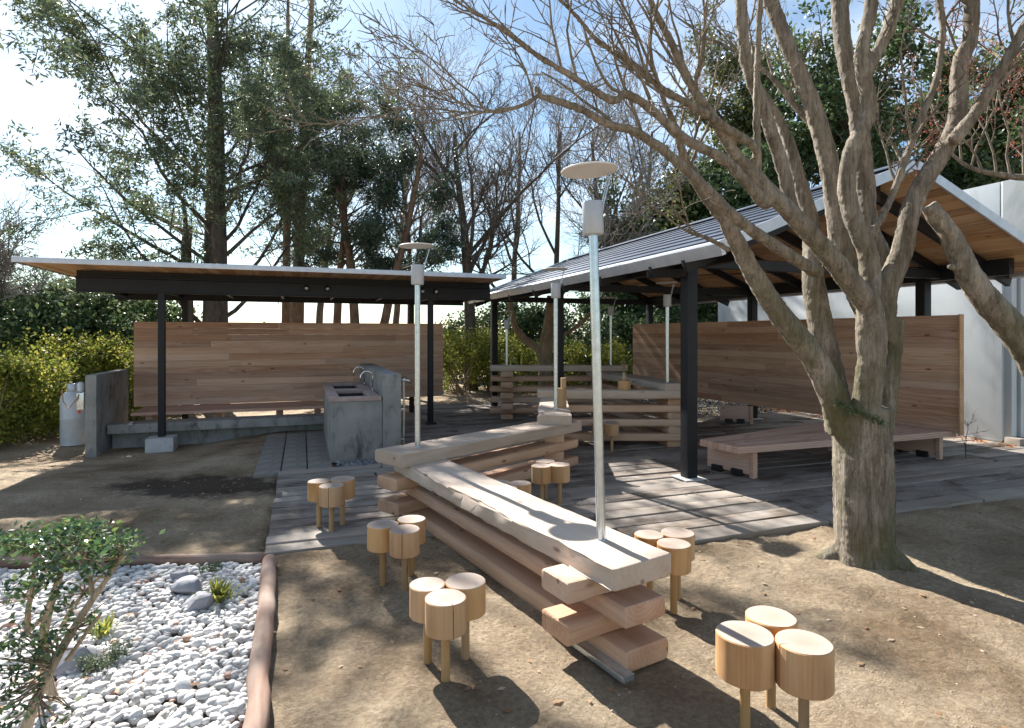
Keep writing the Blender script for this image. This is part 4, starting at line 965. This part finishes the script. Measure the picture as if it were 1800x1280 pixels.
# far belt of woods
C = np.stack([RNG.uniform(-75, 75, 26000), RNG.uniform(42, 52, 26000), np.abs(RNG.normal(0, 1, 26000))*.55], -1)
C[:, 2] *= 1+.5*vnoise(C[:, 0], C[:, 1], .2, 9)
put('far_woods', leafcloud('woods', C, .38, seed=4, elong=1.4), mat=M_broad, label='low dark band of woods far behind everything', cat='woods', kind='stuff')

# ------------------------------------------------------------------ the maple in front
WK = .80
def poly(l, Y0, Y1, w0, w1, rs_=None):
    n = len(l); Ys = np.linspace(Y0, Y1, n); P = np.array([px(u, v, y) for (u, v), y in zip(l, Ys)]); R = np.linspace(w0, w1, n)/2*Ys/F*WK
    # resample smoothly (Catmull-Rom)
    t = np.arange(n); tt = np.linspace(0, n-1, (n-1)*5+1); Pn = []
    for x in tt:
        i = min(int(x), n-2); f = x-i; a, b, c, d = P[max(i-1, 0)], P[i], P[i+1], P[min(i+2, n-1)]
        Pn.append(.5*((2*b)+(-a+c)*f+(2*a-5*b+4*c-d)*f*f+(-a+3*b-3*c+d)*f**3))
    return np.array(Pn), np.interp(tt, t, R)
YM = 4.2
BR = [
 poly([(1522, 1000), (1521, 965), (1519, 900), (1517, 830), (1516, 760), (1514, 715)], YM, YM, 118, 116),
 poly([(1482, 760), (1462, 695), (1428, 625), (1380, 565), (1335, 500), (1300, 435), (1275, 385)], YM, 4.0, 62, 34),            # Q limb
 poly([(1275, 385), (1245, 350), (1215, 305), (1200, 270), (1188, 225), (1170, 185)], 4.0, 3.8, 32, 12),
 poly([(1478, 760), (1460, 660), (1446, 590), (1430, 500), (1428, 440), (1425, 390), (1404, 316), (1388, 255), (1366, 205), (1340, 160), (1322, 120)], YM+.12, 4.8, 62, 9),
 poly([(1518, 760), (1526, 680), (1534, 600), (1528, 540), (1513, 519), (1480, 477), (1438, 426), (1395, 380), (1353, 338), (1319, 300)], YM-.08, 3.9, 62, 32),   # middle limb to b4
 poly([(1319, 300), (1286, 262), (1256, 211), (1218, 156), (1180, 76), (1146, 8), (1130, -60)], 3.9, 3.6, 27, 14),
 poly([(1440, 480), (1412, 464), (1353, 426), (1290, 380), (1227, 317), (1163, 262), (1110, 228), (1075, 221), (1010, 188), (947, 169)], 4.0, 3.4, 30, 15),
 poly([(947, 169), (942, 156), (948, 166), (915, 186), (870, 196), (830, 197), (790, 206), (750, 216), (715, 212)], 3.4, 3.2, 16, 5),
 poly([(1350, 360), (1336, 350), (1319, 329), (1269, 279), (1205, 245), (1142, 190), (1100, 165), (1075, 176), (1000, 131), (944, 97), (880, 49), (809, 7), (770, -30)], 3.95, 3.2, 28, 9),
 poly([(1330, 300), (1327, 260), (1281, 228), (1231, 194), (1163, 156), (1100, 105), (1049, 71), (1015, 30), (985, 0), (960, -40)], 3.9, 3.3, 22, 9),
 poly([(1328, 300), (1330, 253), (1331, 127), (1336, 0), (1338, -60)], 3.9, 3.7, 18, 13),
 poly([(1400, 395), (1387, 346), (1370, 274), (1336, 177), (1311, 105), (1302, 0), (1298, -60)], 4.0, 3.9, 30, 26),
 poly([(1530, 560), (1505, 506), (1480, 443), (1467, 350), (1454, 274), (1429, 190), (1395, 105), (1353, 0), (1330, -60)], YM+.05, 4.4, 52, 28),
 poly([(1455, 274), (1440, 235), (1400, 190), (1360, 140), (1325, 110), (1290, 90)], 4.35, 4.6, 18, 8),
 poly([(1556, 560), (1556, 480), (1545, 440), (1528, 400), (1518, 300), (1508, 200), (1490, 120), (1478, 40), (1472, -60)], YM+.1, 4.5, 44, 34),
 poly([(1526, 620), (1526, 540), (1530, 495), (1524, 440), (1500, 385), (1488, 330), (1498, 265), (1528, 190), (1514, 105), (1530, 20), (1535, -60)], YM-.12, 4.0, 48, 26),
 poly([(1520, 135), (1540, 95), (1560, 55), (1577, 0), (1585, -60)], 4.0, 4.1, 26, 28),
 poly([(1545, 600), (1552, 540), (1562, 498), (1585, 443), (1598, 380), (1618, 329), (1655, 270), (1682, 211), (1687, 118), (1706, 63), (1708, 0), (1712, -60)], YM, 4.0, 50, 28),
 poly([(1672, 250), (1712, 203), (1758, 127), (1800, 50), (1840, -20)], 4.0, 3.8, 28, 20),
 poly([(1530, 415), (1545, 390), (1568, 346), (1589, 287), (1627, 190), (1649, 127), (1657, 42), (1640, -40)], 4.0, 4.1, 17, 14),
 poly([(1548, 760), (1555, 700), (1562, 640), (1568, 590), (1572, 560)], YM+.02, YM+.02, 52, 42),       # broken stub
 poly([(1283, 440), (1245, 420), (1205, 405), (1170, 380), (1130, 345)], 3.98, 3.8, 14, 4),
 poly([(1588, 287), (1570, 255), (1545, 230)], 4.1, 4.2, 12, 6),
]
base = BR[0]; pr, rr = base; rr = rr.copy(); rr[:6] *= np.linspace(1.22, 1.0, 6); BR[0] = (pr, rr)
for an in (2.9, .1, 1.4, 5.6):     # root flare
    c = BR[0][0][2]; r0 = np.array([c[0], c[1], .14]); r1 = np.array([c[0]+.31*math.cos(an), c[1]+.31*math.sin(an), -.05])
    BR.append((np.array([r0+np.array([0, 0, .15]), r0*.6+r1*.4, r1]), np.array([.10, .085, .05])))
bmM = MT((2.52, 4.2, 0)); bofs = np.array([2.52, 4.2, 0])
me = tubes('maple', [(p-bofs, r) for p, r in BR], 14, True, wob=.05)
mp_ = thing('maple_tree', 'big bare maple with many upward limbs and mossy trunk, right foreground', 'tree', bmM)
tr = put('trunk', me, bmM, mp_, M_bark)
md = tr.modifiers.new('r', 'REMESH'); md.mode = 'VOXEL'; md.voxel_size = .0125; md.use_smooth_shade = True
md = tr.modifiers.new('sm', 'SMOOTH'); md.factor = .5; md.iterations = 5
tx = bpy.data.textures.new('bark_lumps', 'CLOUDS'); tx.noise_scale = .07
md = tr.modifiers.new('d', 'DISPLACE'); md.texture = tx; md.strength = .014; md.texture_coords = 'LOCAL'; md.mid_level = .5
tx2 = bpy.data.textures.new('bark_fine', 'CLOUDS'); tx2.noise_scale = .022; tx2.noise_depth = 3
md = tr.modifiers.new('d2', 'DISPLACE'); md.texture = tx2; md.strength = .012; md.texture_coords = 'LOCAL'; md.mid_level = .5
# twigs
TW = [dict(n=5, wan=.16, up=.08, kids=(4, 6), ang=(25, 60), len=.55, rr=.6, taper=.4, **{'from': .15}),
      dict(n=4, wan=.16, up=.07, kids=(3, 5), ang=(25, 60), len=.55, rr=.6, taper=.45, **{'from': .1}),
      dict(n=4, wan=.17, up=.04, kids=(0, 0), ang=(0, 0), len=.5, taper=.5)]
rng = np.random.default_rng(77); out = []; tips = []
for k_, cnt in ((5, 5), (7, 10), (8, 8), (9, 7), (2, 4), (13, 5), (10, 2), (11, 2), (17, 3), (18, 8), (19, 9), (21, 4), (16, 3), (6, 2)):
    P_, R_ = BR[k_]
    for c_ in range(cnt):
        i = rng.integers(int(len(P_)*.3), len(P_)-1); tg = P_[i+1]-P_[i]; tg /= np.linalg.norm(tg); rv = rng.normal(size=3); rv -= tg*rv.dot(tg); rv /= np.linalg.norm(rv); rv[2] = abs(rv[2])*.8
        grow(rng, P_[i]-bofs, tg*.7+rv*.8, rng.uniform(.35, .8), min(R_[i]*.45, .012), 0, TW, out, tips)
    tg = P_[-1]-P_[-3]
    if k_ in (7, 13, 21, 2): grow(rng, P_[-1]-bofs, tg, .7, R_[-1]*.9, 0, TW, out, tips)
put('twigs', tubes('twigs', [(p, np.maximum(r, .0016)) for l, p, r in out], 5), bmM, mp_, M_bark, kind='stuff')
tp = [t for t in tips if t[-1][0] > .3]
put('buds', leafcloud('buds', around(tp, 2, .008, rng), .014, seed=3), bmM, mp_, M_red_bud, kind='stuff')
# moss tuft at the fork
q_ = RNG.uniform(0, 1, 650)[:, None]; C = np.array(px(1470, 706, YM-.17))*(1-q_)+np.array(px(1552, 745, YM-.20))*q_+RNG.normal(size=(650, 3))*np.array([.012, .022, .015])
put('fork_fern', leafcloud('ff', C-bofs, .017, seed=2), bmM, mp_, M_broad, kind='stuff')
# limb of the tree standing beyond the right edge
rt = thing('leaning_tree', 'thick bent limb reaching in from the right edge, cut at its tip', 'tree', MT((3.9, 3.9, 0)))
P_, R_ = poly([(1985, 1000), (1960, 880), (1900, 760), (1830, 655), (1800, 605), (1765, 560), (1720, 510), (1690, 455), (1668, 410), (1640, 372), (1632, 360)], 3.9, 3.9, 80, 32)
P2_, R2_ = poly([(1700, 468), (1682, 470), (1668, 468)], 3.9, 3.85, 14, 12)
me = tubes('limb', [(P_-np.array([3.9, 3.9, 0]), R_), (P2_-np.array([3.9, 3.9, 0]), R2_)], 16, True, wob=.06)
o = put('trunk', me, MT((3.9, 3.9, 0)), rt, M_bark)
md = o.modifiers.new('r', 'REMESH'); md.mode = 'VOXEL'; md.voxel_size = .012; md.use_smooth_shade = True
md = o.modifiers.new('d', 'DISPLACE'); md.texture = tx; md.strength = .02; md.texture_coords = 'LOCAL'
# pale branch entering top right
P_, R_ = poly([(1900, 290), (1830, 305), (1800, 312), (1760, 308), (1720, 300), (1690, 285), (1665, 262)], 4.6, 4.8, 20, 5)
out = []; tips = []; b0_ = np.array([3.9, 3.9, 0])
for i in range(7, len(P_)-1, 3):
    grow(rng, P_[i]-b0_, np.array([rng.uniform(-.6, .6), rng.uniform(-.3, .3), 1.]), rng.uniform(.5, 1.0), .010, 0, TW, out, tips)
put('branch', tubes('pb', [(P_-b0_, R_)]+[(p, np.maximum(r, .0018)) for l, p, r in out], 7), MT((3.9, 3.9, 0)), rt, M_bark)
put('buds', leafcloud('buds', around(tips, 2, .01, rng), .016, seed=3), MT((3.9, 3.9, 0)), rt, M_red_bud, kind='stuff')

# ------------------------------------------------------------------ front-left shrub and small plants
sh = thing('leaning_shrub', 'glossy green shrub with tan leaning stems over the white pebbles', 'shrub', MT((-1.9, 2.3, 0)))
so_ = np.array([-1.9, 2.3, 0])
WK = 1.15
ST = [poly([(30, 1330), (60, 1240), (95, 1165), (130, 1105), (165, 1050), (190, 1015), (215, 975)], 2.25, 2.35, 17, 6),
      poly([(165, 1050), (158, 1020), (152, 1000), (140, 985)], 2.33, 2.3, 8, 4),
      poly([(75, 1120), (85, 1075), (100, 1030), (112, 985), (105, 955)], 2.5, 2.55, 14, 6),
      poly([(48, 1115), (50, 1070), (57, 1040), (60, 1000), (62, 965)], 2.5, 2.55, 9, 4),
      poly([(118, 1160), (150, 1115), (178, 1078)], 2.3, 2.25, 7, 4),
      poly([(110, 1100), (130, 1065), (160, 1030), (180, 1010)], 2.5, 2.4, 8, 3),
      poly([(40, 1120), (70, 1090), (90, 1055)], 2.5, 2.5, 7, 4),
      poly([(75, 1120), (80, 1180), (95, 1230)], 2.5, 2.5, 14, 14)]
put('stems', tubes('stems', [(p-so_, r) for p, r in ST], 10, True, wob=.04), MT((-1.9, 2.3, 0)), sh, M_stem)
cl = [(110, 945, 2.45, 38, 16), (60, 950, 2.5, 34, 16), (165, 950, 2.4, 34, 16), (205, 955, 2.35, 26, 14), (15, 955, 2.5, 26, 18), (140, 930, 2.45, 42, 9), (190, 985, 2.35, 22, 14), (90, 1000, 2.4, 32, 20), (30, 1040, 2.4, 26, 24), (110, 1050, 2.35, 24, 20), (20, 1130, 2.2, 34, 20), (40, 1165, 2.2, 34, 18), (100, 1120, 2.3, 40, 16), (12, 1215, 2.1, 22, 20), (20, 1260, 2.05, 26, 16), (150, 1095, 2.3, 16, 12), (100, 1275, 2.1, 16, 10)]
C = []; tw = []
for u, v, y, ru_, rv_ in cl:
    n = int(ru_*rv_*.50*(.32 if v > 1000 else .85))+6; q = RNG.normal(size=(n, 3))*np.array([.62, 1, .62]); 
    pp = np.array(px(u, v, y))+q*np.array([ru_/F*y, .07, rv_/F*y]); C.append(pp)
    ends = pp[RNG.integers(0, n, 9)]
    j = min(range(len(ST)), key=lambda k: np.linalg.norm(ST[k][0]-np.array(px(u, v, y)), axis=1).min()); P_ = ST[j][0]
    a0 = P_[np.linalg.norm(P_-np.array(px(u, v+25, y)), axis=1).argmin()]
    for e in ends: tw.append((np.array([a0, (a0+e)/2+RNG.normal(0, .012, 3), e])-so_, np.array([.004, .003, .0015])))
C = np.concatenate(C)
put('leaves', leafcloud('lv', C-so_, .030, seed=9, elong=2.0, flat=.35), MT((-1.9, 2.3, 0)), sh, M_glossy, kind='stuff')
put('twigs', tubes('tw', tw, 5), MT((-1.9, 2.3, 0)), sh, M_stem)
def tuft(name, lab, u, v, n, L, mt, seed, spread=.5, wid=6., up=1.):
    P = pz(u, v, .02); rng = np.random.default_rng(seed); V = []
    for i in range(n):
        a = rng.uniform(0, 6.28); b = rng.uniform(.1, spread); d = np.array([math.cos(a)*b, math.sin(a)*b, up]); d /= np.linalg.norm(d); l_ = L*rng.uniform(.5, 1.1); sd = np.array([-math.sin(a), math.cos(a), 0])*l_/wid/2
        o_ = np.array([rng.normal(0, .02), rng.normal(0, .02), 0]); m_ = o_+d*l_*.55; t_ = o_+d*l_+np.array([math.cos(a)*b*l_*.4, math.sin(a)*b*l_*.4, -l_*.12*b])
        V += [o_, m_+sd, t_, m_-sd]
    put(name, quads(name, np.array(V), n), MT(P), mat=mt, label=lab, cat='plant')
tuft('fern_plant', 'yellow-green fern tuft among the white pebbles beside pale rocks', 385, 1060, 90, .15, M_grassy, 1, 1.0, 7)
def sprig(lab, u, v, n, w_, h_, seed, m_=None):
    r = np.random.default_rng(seed); P_ = pz(u, v, .02); C = []
    for k in range(n//40):
        b = np.array([r.normal(0, w_*.5), r.normal(0, w_*.5), 0]); d = np.array([r.normal(0, .3), r.normal(0, .3), 1]); L = h_*r.uniform(.5, 1); t_ = r.uniform(0, 1, (40, 1)); C.append(b+d*t_*L+r.normal(0, .007, (40, 3)))
    put('low_plant', leafcloud('sprig', np.concatenate(C), .014, seed=seed, elong=3.2), MT(P_), mat=m_ or M_conif, label=lab, cat='plant')
sprig('low dark green plant behind the fern at the pebble bed corner', 372, 1005, 1000, .09, .05, 2)
sprig('upright green conifer-like sprig right of the lilac rock in the pebbles', 205, 1160, 900, .03, .12, 3)
sprig('bushy dark green sprig beside the leaning shrub stem', 172, 1180, 1600, .06, .10, 5)
tuft('low_plant', 'straw-coloured dry tuft above the dark green sprig', 180, 1120, 60, .12, M_grassy, 6, .9, 9)
# thin bare sprig by the building
sp2 = thing('bare_sprig', 'thin leafless sprig growing beside the end of the right board wall', 'plant', MT((5.85, 7.6, 0)))
out = []; tips = []; grow(np.random.default_rng(5), np.zeros(3), np.array([.05, 0, 1.]), .5, .007, 0, TW, out, tips)
put('stem', tubes('sp', [(p, r) for l, p, r in out], 5), MT((5.85, 7.6, 0)), sp2, M_barkd)
# fallen leaves
def fallen(n, xr, yr, size, seed, z=.012):
    r = np.random.default_rng(seed); C = np.stack([r.uniform(*xr, n), r.uniform(*yr, n), np.full(n, z)], -1); a = r.uniform(0, 6.28, n)
    if z < .03: g_ = gz(C[:, 0], C[:, 1]); C = C[g_ > -.034] if 0 else C; C[:, 2] = g_+.005
    d = np.stack([np.cos(a), np.sin(a), r.uniform(-.03, .12, n)], -1); b = np.stack([-np.sin(a), np.cos(a), r.uniform(-.12, .12, n)], -1); s = size*r.uniform(.5, 1.3, (n, 1))
    return np.stack([C, C+d*s*.5+b*s*.3, C+d*s, C+d*s*.5-b*s*.3], 1).reshape(-1, 3)
V = np.concatenate([fallen(190, (-1.6, 5), (2, 5.2), .045, 1, .014), fallen(90, (-5, -1.8), (4.2, 8), .04, 2, .014), fallen(260, (-1, 7), (5.5, 12), .035, 3, .04), fallen(50, (-3, -1.2), (2.2, 3.9), .045, 8, .055)])
put('fallen_leaves', quads('fl', V, len(V)//4), mat=M_dry, label='dry pale leaves scattered over the dirt and deck', cat='leaves', kind='stuff')
n = 420; t_ = RNG.uniform(-.3, 4.5, n); pp = np.array(w0)[None]+np.array(wd_)[None]*t_[:, None]+np.array([-CU, -SU, 0])[None]*RNG.uniform(.02, .35, (n, 1)); pp[:, 2] = .02
V = leafcloud('ol', pp, .06, seed=3, elong=1.5, flat=.8)
put('orange_leaves', V, mat=M_orange, label='drift of orange fallen leaves along the foot of the concrete wall', cat='leaves', kind='stuff')
# clods and small stones on the dirt
n = 2600; pp = np.stack([RNG.uniform(-5, 6, n), RNG.uniform(1.9, 7.5, n), np.full(n, .0)], -1)
gu = (pp[:, 0]-O.x)*CU+(pp[:, 1]-O.y)*SU; gs = -(pp[:, 0]-O.x)*SU+(pp[:, 1]-O.y)*CU
ok = ~(((gu > -1.55) & (gs > -1.62)) | ((gu > -4.3) & (gs > -.82))); pp = pp[ok]; pp[:, 2] = gz(pp[:, 0], pp[:, 1])
put('dirt_crumbs', stones('crumbs', pp, RNG.uniform(.002, .007, len(pp))*np.where(RNG.random(len(pp)) < .04, 2, 1), 8, IC1, .6), mat=plain('crumb', (.40, .32, .23), .95, 0, 9, .35), label='small clods and grit lying on the sandy dirt', cat='grit', kind='stuff')
print('leaves', nl, 'objects', len(bpy.data.objects))
